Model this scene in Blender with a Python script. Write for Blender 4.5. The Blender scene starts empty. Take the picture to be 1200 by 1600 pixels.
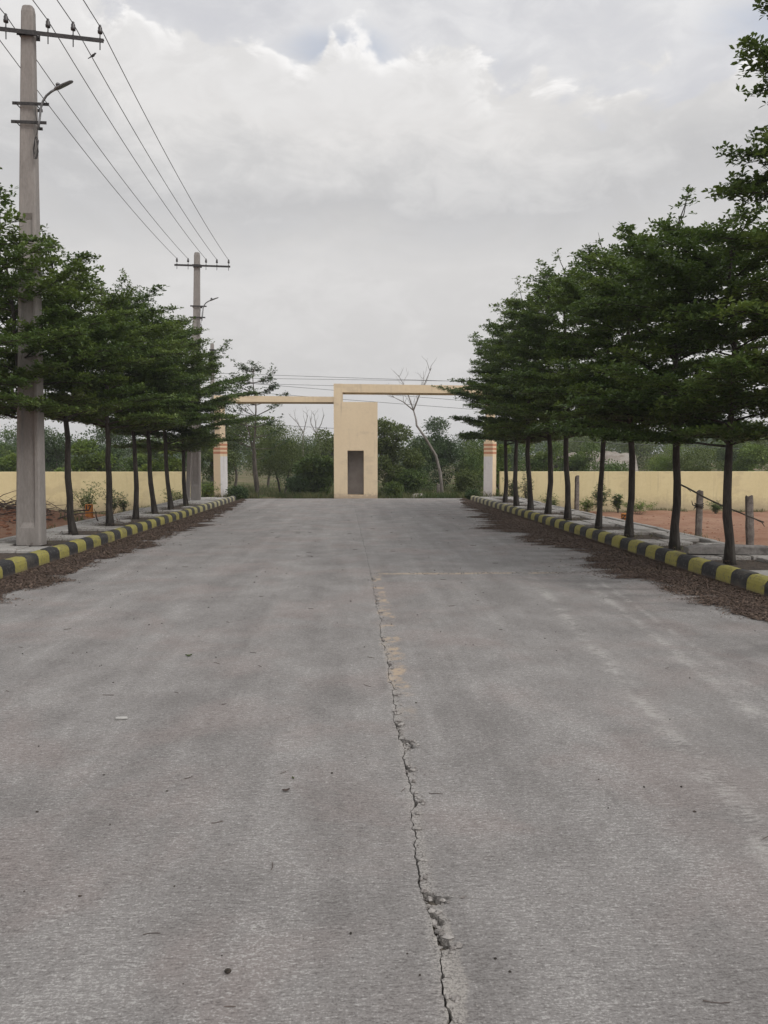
import bpy, math, random
import numpy as np
from mathutils import Vector, Matrix

S = bpy.context.scene
COL = S.collection
PI = math.pi
R = math.radians

# ------------------------------------------------------------------ camera
F = 1200.0
YAW = math.atan(49 / F)
PITCH = math.atan(78 / F)
EYE = Vector((0, 0, 1.5))
cd = bpy.data.cameras.new('camera')
cam = bpy.data.objects.new('camera', cd)
COL.objects.link(cam)
cam.location = EYE
cam.rotation_euler = (PI / 2 - PITCH, 0, -YAW)
cd.sensor_fit = 'VERTICAL'
cd.sensor_height = 24
cd.lens = 24 * F / 1600
cd.clip_end = 5000
cd.clip_start = 0.05
S.camera = cam
CR = cam.rotation_euler.to_matrix()


def ray(px, py):
    return CR @ Vector(((px - 600) / F, -(py - 800) / F, -1))


def at(px, py, Y):
    d = ray(px, py)
    return EYE + d * (Y / d.y)


def onz(px, py, z=0.0):
    d = ray(px, py)
    return EYE + d * ((z - EYE.z) / d.z)


# ------------------------------------------------------------------ node helpers
class NT:
    def __init__(s, tree):
        s.t = tree
        s.n = tree.nodes
        s.l = tree.links

    def new(s, typ, **kw):
        n = s.n.new(typ)
        for k, v in kw.items():
            setattr(n, k, v)
        return n

    def put(s, sock, v):
        if isinstance(v, bpy.types.NodeSocket):
            s.l.new(v, sock)
        elif v is not None:
            try:
                sock.default_value = v
            except Exception:
                sock.default_value = (v[0], v[1], v[2], 1) if len(v) == 3 else v[:3]

    def m(s, op, a, b=None, c=None, clamp=False):
        n = s.new('ShaderNodeMath', operation=op)
        n.use_clamp = clamp
        s.put(n.inputs[0], a)
        if b is not None:
            s.put(n.inputs[1], b)
        if c is not None:
            s.put(n.inputs[2], c)
        return n.outputs[0]

    def add(s, *a):
        r = a[0]
        for x in a[1:]:
            r = s.m('ADD', r, x)
        return r

    def mul(s, *a):
        r = a[0]
        for x in a[1:]:
            r = s.m('MULTIPLY', r, x)
        return r

    def sub(s, a, b):
        return s.m('SUBTRACT', a, b)

    def step(s, v, lo, hi, a=0.0, b=1.0):
        n = s.new('ShaderNodeMapRange', interpolation_type='SMOOTHSTEP')
        s.put(n.inputs['Value'], v)
        n.inputs['From Min'].default_value = lo
        n.inputs['From Max'].default_value = hi
        n.inputs['To Min'].default_value = a
        n.inputs['To Max'].default_value = b
        return n.outputs[0]

    def gauss(s, v, c, w):
        d = s.m('DIVIDE', s.sub(v, c), w)
        return s.m('EXPONENT', s.mul(d, d, -1.0))

    def noise(s, vec, scale, detail=4, rough=0.55, dist=0.0):
        n = s.new('ShaderNodeTexNoise')
        s.put(n.inputs['Vector'], vec)
        n.inputs['Scale'].default_value = scale
        n.inputs['Detail'].default_value = detail
        n.inputs['Roughness'].default_value = rough
        n.inputs['Distortion'].default_value = dist
        return n.outputs['Fac']

    def mapv(s, vec, sc):
        n = s.new('ShaderNodeMapping')
        s.put(n.inputs['Vector'], vec)
        n.inputs['Scale'].default_value = sc
        return n.outputs[0]

    def mix(s, f, a, b):
        n = s.new('ShaderNodeMix', data_type='RGBA')
        s.put(n.inputs[0], f)
        s.put(n.inputs[6], a if isinstance(a, bpy.types.NodeSocket) else (*a, 1))
        s.put(n.inputs[7], b if isinstance(b, bpy.types.NodeSocket) else (*b, 1))
        return n.outputs[2]

    def xyz(s, v):
        n = s.new('ShaderNodeSeparateXYZ')
        s.put(n.inputs[0], v)
        return n.outputs

    def comb(s, x, y, z):
        n = s.new('ShaderNodeCombineXYZ')
        s.put(n.inputs[0], x)
        s.put(n.inputs[1], y)
        s.put(n.inputs[2], z)
        return n.outputs[0]

    def bump(s, h, strength=0.4, dist=0.01, normal=None):
        n = s.new('ShaderNodeBump')
        n.inputs['Strength'].default_value = strength
        n.inputs['Distance'].default_value = dist
        s.put(n.inputs['Height'], h)
        if normal is not None:
            s.put(n.inputs['Normal'], normal)
        return n.outputs[0]


def newmat(name):
    m = bpy.data.materials.new(name)
    m.use_nodes = True
    t = NT(m.node_tree)
    b = m.node_tree.nodes['Principled BSDF']
    return m, t, b


def coords(t, kind='Object'):
    return t.new('ShaderNodeTexCoord').outputs[kind]


def simple(name, ca, cb, scale=6.0, rough=0.8, bump=0.3, bdist=0.01, stretch=(1, 1, 1), metal=0.0, cc=None, fscale=40, spec=0.3):
    """two-tone mottled surface with optional third colour in blotches"""
    m, t, b = newmat(name)
    v = t.mapv(coords(t), stretch)
    n1 = t.noise(v, scale, 5, 0.6)
    n2 = t.noise(v, fscale, 4, 0.6)
    f = t.step(t.add(t.mul(n1, 0.65), t.mul(n2, 0.35)), 0.36, 0.64)
    c = t.mix(f, ca, cb)
    if cc is not None:
        n3 = t.noise(v, scale * 0.45, 6, 0.65)
        c = t.mix(t.step(n3, 0.53, 0.68), c, cc)
    t.put(b.inputs['Base Color'], c)
    b.inputs['Roughness'].default_value = rough
    b.inputs['Metallic'].default_value = metal
    b.inputs['Specular IOR Level'].default_value = spec
    if bump:
        t.put(b.inputs['Normal'], t.bump(t.add(n2, t.mul(n1, 0.6)), bump, bdist))
    return m


def leafmat(name, ca, cb, cc, trans=0.25, rough=0.45):
    """leaves: each leaf its own shade, some light passing through"""
    m, t, b = newmat(name)
    g = t.new('ShaderNodeNewGeometry')
    rnd = g.outputs['Random Per Island']
    o = t.new('ShaderNodeObjectInfo').outputs['Random']
    n = t.noise(coords(t), 1.3, 3, 0.5)
    c = t.mix(rnd, ca, cb)
    c = t.mix(t.step(t.add(n, t.mul(t.sub(o, 0.5), 0.12)), 0.46, 0.68), c, cc)
    t.put(b.inputs['Base Color'], c)
    b.inputs['Roughness'].default_value = rough
    b.inputs['Specular IOR Level'].default_value = 0.35
    tr = t.new('ShaderNodeBsdfTranslucent')
    t.put(tr.inputs['Color'], t.mix(0.5, c, (0.10, 0.14, 0.02)))
    mx = t.new('ShaderNodeMixShader')
    mx.inputs[0].default_value = trans
    t.l.new(b.outputs[0], mx.inputs[1])
    t.l.new(tr.outputs[0], mx.inputs[2])
    t.l.new(mx.outputs[0], m.node_tree.nodes['Material Output'].inputs['Surface'])
    return m


# ------------------------------------------------------------------ mesh helpers
class MB:
    def __init__(s):
        s.v = []
        s.f = []
        s.mi = []

    def face(s, pts, mi=0):
        k = len(s.v)
        s.v += [tuple(p) for p in pts]
        s.f.append(tuple(range(k, k + len(pts))))
        s.mi.append(mi)

    def box(s, x0, x1, y0, y1, z0, z1, mi=0):
        k = len(s.v)
        s.v += [(x0, y0, z0), (x1, y0, z0), (x1, y1, z0), (x0, y1, z0), (x0, y0, z1), (x1, y0, z1), (x1, y1, z1), (x0, y1, z1)]
        for q in ((0, 3, 2, 1), (4, 5, 6, 7), (0, 1, 5, 4), (1, 2, 6, 5), (2, 3, 7, 6), (3, 0, 4, 7)):
            s.f.append(tuple(k + i for i in q))
            s.mi.append(mi)

    def cbox(s, x0, x1, y0, y1, z0, z1, c=0.01, mi=0):
        """box with chamfered edges (octagonal loft on every side)"""
        ring = lambda a, z: [(x0 + a + c, y0 + a, z), (x1 - a - c, y0 + a, z), (x1 - a, y0 + a + c, z), (x1 - a, y1 - a - c, z),
                             (x1 - a - c, y1 - a, z), (x0 + a + c, y1 - a, z), (x0 + a, y1 - a - c, z), (x0 + a, y0 + a + c, z)]
        s.loft([ring(c, z0), ring(0, z0 + c), ring(0, z1 - c), ring(c, z1)], True, mi)

    def loft(s, rings, cap=True, mi=0):
        k = len(s.v)
        n = len(rings[0])
        for r in rings:
            s.v += [tuple(p) for p in r]
        for i in range(len(rings) - 1):
            for j in range(n):
                a = k + i * n + j
                b = k + i * n + (j + 1) % n
                s.f.append((a, b, b + n, a + n))
                s.mi.append(mi)
        if cap:
            s.f.append(tuple(k + j for j in reversed(range(n))))
            s.mi.append(mi)
            q = k + (len(rings) - 1) * n
            s.f.append(tuple(q + j for j in range(n)))
            s.mi.append(mi)

    def tube(s, pts, rad, n=6, cap=True, mi=0):
        pts = [Vector(p) for p in pts]
        if not isinstance(rad, (list, tuple)):
            rad = [rad] * len(pts)
        rings = []
        up = None
        for i, p in enumerate(pts):
            d = (pts[min(i + 1, len(pts) - 1)] - pts[max(i - 1, 0)])
            if d.length < 1e-9:
                d = Vector((0, 0, 1))
            d.normalize()
            if up is None:
                up = Vector((1, 0, 0)) if abs(d.x) < 0.8 else Vector((0, 1, 0))
            a = (up - d * up.dot(d)).normalized()
            up = a
            b = d.cross(a)
            rings.append([p + (a * math.cos(2 * PI * j / n) + b * math.sin(2 * PI * j / n)) * rad[i] for j in range(n)])
        s.loft(rings, cap, mi)

    def build(s, name, mat, parent=None, smooth=False):
        me = bpy.data.meshes.new(name)
        me.from_pydata(s.v, [], s.f)
        for mm in (mat if isinstance(mat, (list, tuple)) else [mat]):
            me.materials.append(mm)
        if any(s.mi):
            me.polygons.foreach_set('material_index', s.mi)
        if smooth:
            me.polygons.foreach_set('use_smooth', [True] * len(me.polygons))
        me.update()
        return link(name, me, parent)


def link(name, data, parent=None):
    o = bpy.data.objects.new(name, data)
    COL.objects.link(o)
    if parent is not None:
        o.parent = parent
    return o


def quads(name, V, mat):
    """V: (n,4,3) array of separate quads -> mesh"""
    n = len(V)
    me = bpy.data.meshes.new(name)
    me.vertices.add(n * 4)
    me.vertices.foreach_set('co', V.astype(np.float32).ravel())
    me.loops.add(n * 4)
    me.loops.foreach_set('vertex_index', np.arange(n * 4, dtype=np.int32))
    me.polygons.add(n)
    me.polygons.foreach_set('loop_start', np.arange(0, n * 4, 4, dtype=np.int32))
    me.polygons.foreach_set('loop_total', np.full(n, 4, dtype=np.int32))
    me.materials.append(mat)
    me.update(calc_edges=True)
    me.validate()
    return me


def tag(o, label=None, cat=None, group=None, kind=None):
    if label:
        o['label'] = label
    if cat:
        o['category'] = cat
    if group:
        o['group'] = group
    if kind:
        o['kind'] = kind
    return o


def empty(name, loc, label, cat, group=None, rot=(0, 0, 0)):
    o = bpy.data.objects.new(name, None)
    COL.objects.link(o)
    o.location = loc
    o.rotation_euler = rot
    return tag(o, label, cat, group)


def smooth01(x, a, b):
    t = min(1, max(0, (x - a) / (b - a)))
    return t * t * (3 - 2 * t)


# ------------------------------------------------------------------ world and light
SUN = Vector((0.50, -0.50, 0.72)).normalized()
SUN_EL = math.asin(SUN.z)
SUN_ROT = math.atan2(SUN.x, SUN.y)


def build_world():
    w = bpy.data.worlds.new('World')
    S.world = w
    w.use_nodes = True
    w.cycles.sampling_method = 'MANUAL'
    w.cycles.sample_map_resolution = 128
    t = NT(w.node_tree)
    for n in list(t.n):
        t.n.remove(n)
    d = coords(t, 'Generated')
    x, y, z = t.xyz(d)
    az = t.m('ARCTAN2', x, y)
    el = t.m('ARCSINE', z)
    dv = t.mapv(d, (1, 1, 1.9))
    nb = t.sub(t.noise(dv, 2.3, 3, 0.5), 0.5)
    nm = t.sub(t.noise(dv, 5.5, 7, 0.58, 0.3), 0.5)
    nf = t.sub(t.noise(dv, 15, 6, 0.62, 0.6), 0.5)
    # the bright billowing top of the low cloud bank
    bil = t.sub(0.16, t.m('ABSOLUTE', t.sub(t.noise(t.mapv(d, (1, 1, 1.4)), 11, 3, 0.5), 0.5)))
    edge = t.add(0.455, t.mul(az, -0.10), t.mul(nm, 0.20), t.mul(bil, 0.22), t.mul(nf, 0.05))
    dist = t.sub(edge, el)
    low = t.step(dist, -0.004, 0.018)
    t0 = t.m('DIVIDE', t.add(el, t.mul(nb, 0.15), t.mul(nm, 0.18), t.mul(nf, 0.07)), 0.7)
    cr = t.new('ShaderNodeValToRGB')
    e = cr.color_ramp
    e.elements[0].position = 0.0
    e.elements[0].color = (0.62, 0.61, 0.605, 1)
    e.elements[1].position = 1.0
    e.elements[1].color = (0.70, 0.70, 0.71, 1)
    for p, c in ((0.13, (0.625, 0.615, 0.61)), (0.24, (0.64, 0.63, 0.625)), (0.34, (0.66, 0.65, 0.645)), (0.40, (0.59, 0.585, 0.585)), (0.46, (0.545, 0.543, 0.55)),
                 (0.52, (0.62, 0.615, 0.615)), (0.58, (0.71, 0.698, 0.69)), (0.66, (0.72, 0.71, 0.705))):
        q = e.elements.new(p)
        q.color = (*c, 1)
    t.put(cr.inputs[0], t0)
    lowc = cr.outputs[0]
    # bright rim where the bank's top catches light, blotchy
    rim = t.mul(t.gauss(dist, 0.014, 0.022), t.step(t.add(nm, t.mul(nf, 1.5)), -0.05, 0.22), 0.14)
    rimn = t.new('ShaderNodeMix', data_type='RGBA', blend_type='ADD')
    t.put(rimn.inputs[0], rim)
    t.put(rimn.inputs[6], lowc)
    t.put(rimn.inputs[7], (1, 0.98, 0.96, 1))
    lowc = rimn.outputs[2]
    # thin high layer above
    hv = t.add(t.mul(nb, 0.22), t.mul(nm, 0.26), t.mul(nf, 0.14))
    highc = t.mix(t.step(hv, -0.10, 0.12), (0.60, 0.605, 0.64), (0.75, 0.745, 0.745))
    cl = t.mix(low, highc, lowc)
    lump = t.add(1.02, t.mul(t.step(t.add(nf, t.mul(nm, 0.8)), -0.16, 0.20, -1.0, 1.0), t.step(el, 0.12, 0.36, 0.030, 0.034)))
    lm = t.new('ShaderNodeMix', data_type='RGBA', blend_type='MULTIPLY')
    lm.inputs[0].default_value = 1.0
    t.put(lm.inputs[6], cl)
    t.put(lm.inputs[7], t.comb(lump, lump, lump))
    cl = lm.outputs[2]
    # more light from the side of the veiled sun
    sd = t.new('ShaderNodeVectorMath', operation='DOT_PRODUCT')
    t.put(sd.inputs[0], d)
    sd.inputs[1].default_value = SUN
    glow = t.add(1.0, t.mul(t.m('POWER', t.m('MAXIMUM', sd.outputs['Value'], 0.0), 2.0), 0.9))
    clouds = t.new('ShaderNodeBackground')
    t.put(clouds.inputs[0], cl)
    t.put(clouds.inputs[1], glow)
    sky = t.new('ShaderNodeTexSky', sky_type='NISHITA')
    sky.sun_disc = False
    sky.sun_elevation = SUN_EL
    sky.sun_rotation = SUN_ROT
    sky.air_density = 1.0
    sky.dust_density = 2.0
    blue = t.new('ShaderNodeBackground')
    t.put(blue.inputs[0], sky.outputs[0])
    blue.inputs[1].default_value = 0.15
    hole = t.add(t.mul(t.gauss(az, -0.03, 0.09), t.gauss(el, 0.475, 0.028), 0.42),
                 t.mul(t.gauss(az, 0.50, 0.10), t.gauss(el, 0.46, 0.03), 0.40),
                 t.mul(t.gauss(az, 0.16, 0.10), t.gauss(el, 0.455, 0.02), 0.30), t.mul(nm, 0.9), t.mul(nf, 0.3))
    hole = t.mul(t.step(hole, 0.15, 0.50, 0.0, 0.36), t.sub(1.0, low))
    mx = t.new('ShaderNodeMixShader')
    t.put(mx.inputs[0], hole)
    t.l.new(clouds.outputs[0], mx.inputs[1])
    t.l.new(blue.outputs[0], mx.inputs[2])
    out = t.new('ShaderNodeOutputWorld')
    t.l.new(mx.outputs[0], out.inputs[0])
    ld = bpy.data.lights.new('sun', 'SUN')
    ld.energy = 1.1
    ld.angle = R(22)
    ld.color = (1, 0.95, 0.88)
    lo = bpy.data.objects.new('sun', ld)
    COL.objects.link(lo)
    lo.location = SUN * 50
    lo.rotation_euler = SUN.to_track_quat('Z', 'Y').to_euler()
    S.view_settings.view_transform = 'Standard'
    S.view_settings.look = 'None'
    S.view_settings.exposure = 0.09
    S.view_settings.gamma = 1.0


build_world()
S.render.engine = 'CYCLES'
for k_, v_ in (('max_bounces', 4), ('diffuse_bounces', 2), ('glossy_bounces', 2), ('transmission_bounces', 2), ('transparent_max_bounces', 4), ('caustics_reflective', False), ('caustics_refractive', False)):
    setattr(S.cycles, k_, v_)
S.cycles.use_denoising = True
S.cycles.denoiser = 'OPENIMAGEDENOISE'
S.cycles.denoising_input_passes = 'RGB_ALBEDO_NORMAL'
S.cycles.denoising_prefilter = 'ACCURATE'
S.cycles.use_adaptive_sampling = False

# ------------------------------------------------------------------ layout numbers
XL, XR = -4.45, 4.55          # faces of the kerbs
YEND = 31.8                   # end of the concrete
YK = 29.3                     # end of the kerbs
JX = 0.25                     # longitudinal joint
YJ = 10.25                    # cross joint
WALL_Y = 32.4
PW = 1.35                     # pavement width behind the kerb
PZ = 0.18


def ground_z(x, y):
    """plots lie lower than the road away from the pavement"""
    ax = abs(x)
    z = -0.07
    if y < 60:
        side = smooth01(ax, 6.1, 8.5) if y < 33.5 else smooth01(ax, 5.0, 9.0)
        z += 0.16 * smooth01(ax, 5.6, 6.1) * (1 - smooth01(ax, 6.3, 8.0)) * (1 if y < 31 else 0)
        z -= 0.52 * side * smooth01(y, 9, 31) * (1 - smooth01(y, 40, 60))
    if y > 33:
        z -= 0.12 * smooth01(y, 33, 36)
    # heap of dug earth on the left plot
    z += 0.62 * math.exp(-((x + 8.9) / 1.9) ** 2 - ((y - 17.0) / 1.5) ** 2)
    z += 0.30 * math.exp(-((x + 7.2) / 0.9) ** 2 - ((y - 17.6) / 1.3) ** 2)
    if ax > 6 and y < 40:
        z += 0.035 * (math.sin(x * 2.3 + y * 1.1) + math.sin(x * 0.9 - y * 2.7)) * smooth01(ax, 6.0, 6.8)
    # low rise beyond the right wall
    z += 2.6 * smooth01(y, 60, 140) * smooth01(x, 8, 50)
    z += 1.2 * smooth01(y, 80, 200)
    return z


# ------------------------------------------------------------------ setting: ground
def build_ground():
    m, t, b = newmat('earth')
    v = coords(t)
    x, y, z = t.xyz(v)
    n1 = t.noise(v, 0.9, 6, 0.6)
    n2 = t.noise(v, 7, 6, 0.65)
    n3 = t.noise(v, 45, 4, 0.6)
    soil = t.mix(t.step(t.add(t.mul(n1, .6), t.mul(n2, .4)), .38, .62), (0.265, 0.140, 0.090), (0.35, 0.215, 0.145))
    soil = t.mix(t.step(n2, .55, .72), soil, (0.17, 0.095, 0.066))
    field = t.mix(t.step(t.add(t.mul(n1, .5), t.mul(n2, .5)), .4, .6), (0.115, 0.10, 0.05), (0.21, 0.165, 0.105))
    field = t.mix(t.step(t.noise(v, 0.35, 4, 0.6), .45, .6), field, (0.075, 0.095, 0.03))
    isf = t.step(t.add(y, t.mul(t.sub(n1, .5), 2.0)), 31.6, 33.0)
    c = t.mix(isf, soil, field)
    t.put(b.inputs['Base Color'], c)
    b.inputs['Roughness'].default_value = 0.95
    b.inputs['Specular IOR Level'].default_value = 0.1
    t.put(b.inputs['Normal'], t.bump(t.add(n2, t.mul(n3, .4)), 0.9, 0.06))
    xs = [-900, -400, -200, -120, -80, -55, -40, -30, -24] + list(np.arange(-20, 20.01, 0.4)) + [24, 30, 40, 55, 80, 120, 200, 400, 900]
    ys = [-200, -60, -25, -10, -2, 2, 5] + list(np.arange(7, 40, 0.4)) + [42, 45, 50, 56, 64, 75, 90, 110, 140, 180, 250, 400, 900, 2500]
    mb = MB()
    mb.v = [(x, y, ground_z(x, y)) for y in ys for x in xs]
    nx = len(xs)
    for j in range(len(ys) - 1):
        for i in range(nx - 1):
            a = j * nx + i
            mb.f.append((a, a + 1, a + 1 + nx, a + nx))
            mb.mi.append(0)
    o = mb.build('ground', m, None, True)
    tag(o, kind='structure')


build_ground()


# ------------------------------------------------------------------ setting: road
def concrete_mat():
    m, t, b = newmat('road_concrete')
    v = coords(t)
    x, y, z = t.xyz(v)
    warp = t.comb(t.add(x, t.mul(t.noise(v, 3, 2), .1)), t.add(y, t.mul(t.noise(v, 2.1, 3), .05)), z)
    br1 = t.noise(t.mapv(warp, (17, 58, 1)), 1.0, 5, 0.66)       # broom marks, across the road
    br2 = t.noise(t.mapv(warp, (48, 130, 1)), 1.0, 4, 0.7)
    pa = t.noise(t.mapv(v, (1.3, .8, 1)), 0.55, 6, 0.62)
    pb = t.noise(t.mapv(v, (1.1, .9, 1)), 1.9, 6, 0.66)
    pc = t.noise(v, 0.9, 5, 0.6, 0.4)
    gr = t.noise(v, 130, 3, 0.75)
    lon = t.noise(t.mapv(v, (2.6, .16, 1)), 1.0, 5, .62)
    c = t.mix(t.step(t.add(t.mul(pa, .5), t.mul(pb, .3), t.mul(lon, .2)), .36, .64), (0.214, 0.202, 0.193), (0.262, 0.248, 0.237))
    c = t.mix(t.step(pc, .47, .64, 0, .75), c, (0.262, 0.228, 0.214))          # brownish dust
    # pale laitance left between the broom marks
    gr2 = t.noise(t.mapv(v, (60, 95, 1)), 1.0, 3, .75)
    f = t.add(t.mul(br1, .24), t.mul(br2, .34), t.mul(pb, .15), t.mul(gr, .36), t.mul(gr2, .24), t.mul(lon, .13))
    worn = t.mul(t.gauss(t.add(x, t.mul(lon, .8)), 1.35, .55), t.gauss(y, 4.4, 2.2))      # scoured pale strip beside the joint
    f = t.add(t.sub(f, .041), t.mul(worn, .018))
    c = t.mix(t.step(f, .70, .80, 0, .85), c, (0.47, 0.455, 0.435))
    c = t.mix(t.step(f, .68, .60, 0, .75), c, (0.115, 0.105, 0.099))
    # right lane: worn smooth wheel track along its middle
    lane = t.mul(t.gauss(t.add(x, t.mul(y, -0.06), t.mul(pb, .5)), 1.95, .42), t.step(y, 8, 3, .2, 1))
    c = t.mix(t.mul(lane, .28), c, (0.235, 0.222, 0.21))
    # pale dusty tyre lines curving off
    for off, w in ((0.0, .06), (0.20, .035), (-0.62, .07)):
        ln = t.gauss(t.add(x, t.mul(y, -0.10), t.mul(t.sub(pb, .5), .12)), 1.97 + off, w)
        ln = t.mul(ln, t.step(t.add(br1, t.mul(pb, .9), t.mul(gr, .3)), .98, 1.2), t.step(t.noise(v, 3.1, 4, .6), .36, .56), t.step(y, 11, 9, 0, .48))
        c = t.mix(ln, c, (0.50, 0.48, 0.45))
    # whitish dry scatter where both joints meet the right side
    sp = t.mul(t.gauss(x, 2.9, 1.0), t.gauss(y, 10.2, .5), t.step(t.noise(t.mapv(v, (9, 22, 1)), 1, 4, .7), .55, .62), .75)
    c = t.mix(sp, c, (0.50, 0.485, 0.46))
    # sand washed into the joints
    jn = t.sub(t.noise(t.mapv(v, (3, 2.2, 1)), 1.0, 5, .6), .5)
    jm = t.gauss(t.add(x, t.mul(jn, .22)), JX + .07, .075)
    ss = t.noise(v, 2.6, 4, .6)
    s1 = t.mul(t.step(jm, .25, .8), t.step(ss, .46, .60), t.step(t.noise(v, 14, 4, .7), .36, .56), t.step(y, 4.3, 5.0), t.step(y, 11, 9.5, 0, 1))
    c = t.mix(t.mul(s1, .9), c, (0.45, 0.35, 0.25))
    s2 = t.mul(t.gauss(t.add(y, t.mul(jn, .16)), YJ, .06), t.step(x, JX, JX + .1), t.step(x, 3.0, 2.4, 0, 1), t.step(ss, .36, .52))
    c = t.mix(t.mul(s2, .8), c, (0.47, 0.375, 0.27))
    # peeled paler skin beside the crack, close by
    pk = t.mul(t.step(t.add(x, t.mul(jn, .10)), JX + .002, JX + .008), t.step(t.add(x, t.mul(jn, .16), t.mul(t.noise(v, 30, 4, .7), .05)), JX + .10, JX + .085), t.step(y, 2.55, 2.35, 0, 1), t.step(t.add(gr, t.mul(pb, .9)), .70, 1.05), .62)
    c = t.mix(pk, c, (0.42, 0.39, 0.35))
    lip = t.mul(t.gauss(t.add(x, t.mul(jn, .05)), JX + .012, .028), t.step(t.add(gr, t.mul(br2, .5)), .62, .92), t.step(y, 9, 5, 0, .75))
    c = t.mix(lip, c, (0.43, 0.405, 0.37))          # crumbled paler lips of the joint
    # shade of the right row painted into the concrete as dark patches
    dk = t.mul(t.step(t.noise(t.mapv(v, (.8, 1.8, 1)), 1.2, 3, .5), .50, .62), t.gauss(x, 3.3, .6), .35)
    c = t.mix(dk, c, (0.105, 0.098, 0.095))
    t.put(b.inputs['Base Color'], c)
    b.inputs['Roughness'].default_value = 0.85
    b.inputs['Specular IOR Level'].default_value = 0.25
    h = t.add(t.mul(br1, .9), t.mul(br2, .8), t.mul(gr, .35), t.mul(pb, .5))
    t.put(b.inputs['Normal'], t.bump(h, 0.75, 0.012))
    return m


def noise1(seed):
    rng = random.Random(seed)
    tab = [rng.uniform(-1, 1) for _ in range(4096)]

    def f(x):
        i = math.floor(x)
        u = x - i
        u = u * u * (3 - 2 * u)
        return tab[i & 4095] * (1 - u) + tab[(i + 1) & 4095] * u
    return f


nA, nB, nC, nD = noise1(1), noise1(2), noise1(3), noise1(4)
SPALL = []      # (y, half length, width) of pieces broken out of the right slab
for px, py, hl, w in ((632, 1163, .10, .085), (634, 1203, .055, .05), (688, 1405, .05, .12), (690, 1440, .07, .055), (691, 1474, .03, .09),
                      (622, 1135, .08, .045), (606, 1040, .12, .03), (590, 940, .2, .03), (583, 905, .15, .03), (640, 1255, .05, .02)):
    p = onz(px, py)
    SPALL.append((p.y, hl, w))


_r = random.Random(66)
for _k in range(90):
    SPALL.append((1.85 + 7.5 * _r.random() ** 1.4, _r.uniform(.008, .035), _r.uniform(.007, .022)))


def joint_left(y):
    return JX + 0.014 * nA(y * 3) + 0.010 * nB(y * 11) + 0.005 * nC(y * 37) + 0.0025 * nD(y * 110) - (0.012 * max(0, y - 10))


def joint_gap(y):
    g = 0.0025 + 0.004 * max(0, nB(y * 7 + 300)) + 0.003 * abs(nD(y * 60 + 9))
    if y > 10.5:
        g = 0.003

    for yc, hl, w in SPALL:
        d = abs(y - yc) / hl
        if d < 1:
            g = max(g, w * (1 - d ** 2.2) * (0.72 + 0.38 * nC(y * 55) + 0.2 * nD(y * 130)))
    return max(g, 0.003)


def build_road():
    m = concrete_mat()
    ys = [-30, -10, -2] + list(np.arange(0.5, 13.0, 0.012)) + list(np.arange(13.0, YEND, 0.25)) + [YEND]
    mb = MB()
    xa = XL - 0.10
    xb = XR + 0.10
    D = 0.032
    for y in ys:
        l = joint_left(y)
        r = l + joint_gap(y)
        if y in (-30,):
            r = l + .003
        zl = -0.004 * max(0, nB(y * 9))
        mb.v += [(xa, y, 0), (l - .05, y, 0), (l, y, -.002 + zl), (l + .002, y, -D), (r - .002, y, -D), (r, y, -.002), (r + .05, y, 0), (xb, y, 0)]
    for j in range(len(ys) - 1):
        a = j * 8
        for i in range(7):
            mb.f.append((a + i, a + i + 1, a + i + 9, a + i + 8))
            mb.mi.append(1 if i in (3,) else 0)
    # end face
    k = len(mb.v)
    mb.v += [(xa, YEND, -.2), (xb, YEND, -.2)]
    a = (len(ys) - 1) * 8
    mb.f.append((k, k + 1, a + 7, a + 6, a + 5, a + 4, a + 3, a + 2, a + 1, a))
    mb.mi.append(0)
    dirt = simple('joint_dirt', (0.11, 0.095, 0.08), (0.24, 0.21, 0.175), 30, 0.95, 0.6)
    o = mb.build('road', [m, dirt])
    tag(o, kind='structure')


build_road()

# ------------------------------------------------------------------ kerbs and pavements
M_yel = None


def kerb_mats():
    out = []
    for nm, ca, cb, chip in (('yellow_kerb_paint', (0.275, 0.245, 0.058), (0.35, 0.315, 0.090), (0.15, 0.135, 0.095)),
                             ('black_kerb_paint', (0.022, 0.021, 0.022), (0.040, 0.039, 0.040), (0.10, 0.095, 0.09))):
        m, t, b = newmat(nm)
        v = coords(t)
        x, y, z = t.xyz(v)
        n1 = t.noise(v, 4, 5, .6)
        n2 = t.noise(v, 26, 6, .68)
        n3 = t.noise(v, 90, 3, .6)
        c = t.mix(n1, ca, cb)
        c = t.mix(t.step(n2, .53, .66), c, chip)
        grime = t.noise(t.mapv(v, (2.2, 2.2, 5)), 1.0, 5, .65)
        c = t.mix(t.step(grime, .50, .70, 0, .6), c, (0.10, 0.088, 0.07))
        # chalked, faded towards the gate
        fade = t.mul(t.step(t.add(y, t.mul(n1, 4)), 21, 29), .6)
        c = t.mix(fade, c, (0.45, 0.42, 0.33) if nm[0] == 'y' else (0.10, 0.095, 0.09))
        # soil splash near the road
        sp = t.step(t.add(z, t.mul(t.sub(n2, .5), .12)), .075, .0, 0, .8)
        c = t.mix(sp, c, (0.13, 0.095, 0.075))
        t.put(b.inputs['Base Color'], c)
        b.inputs['Roughness'].default_value = 0.7
        b.inputs['Specular IOR Level'].default_value = 0.3
        t.put(b.inputs['Normal'], t.bump(t.add(n2, t.mul(n3, .5)), .5, .008))
        out.append(m)
    return out


KM = kerb_mats()


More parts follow.
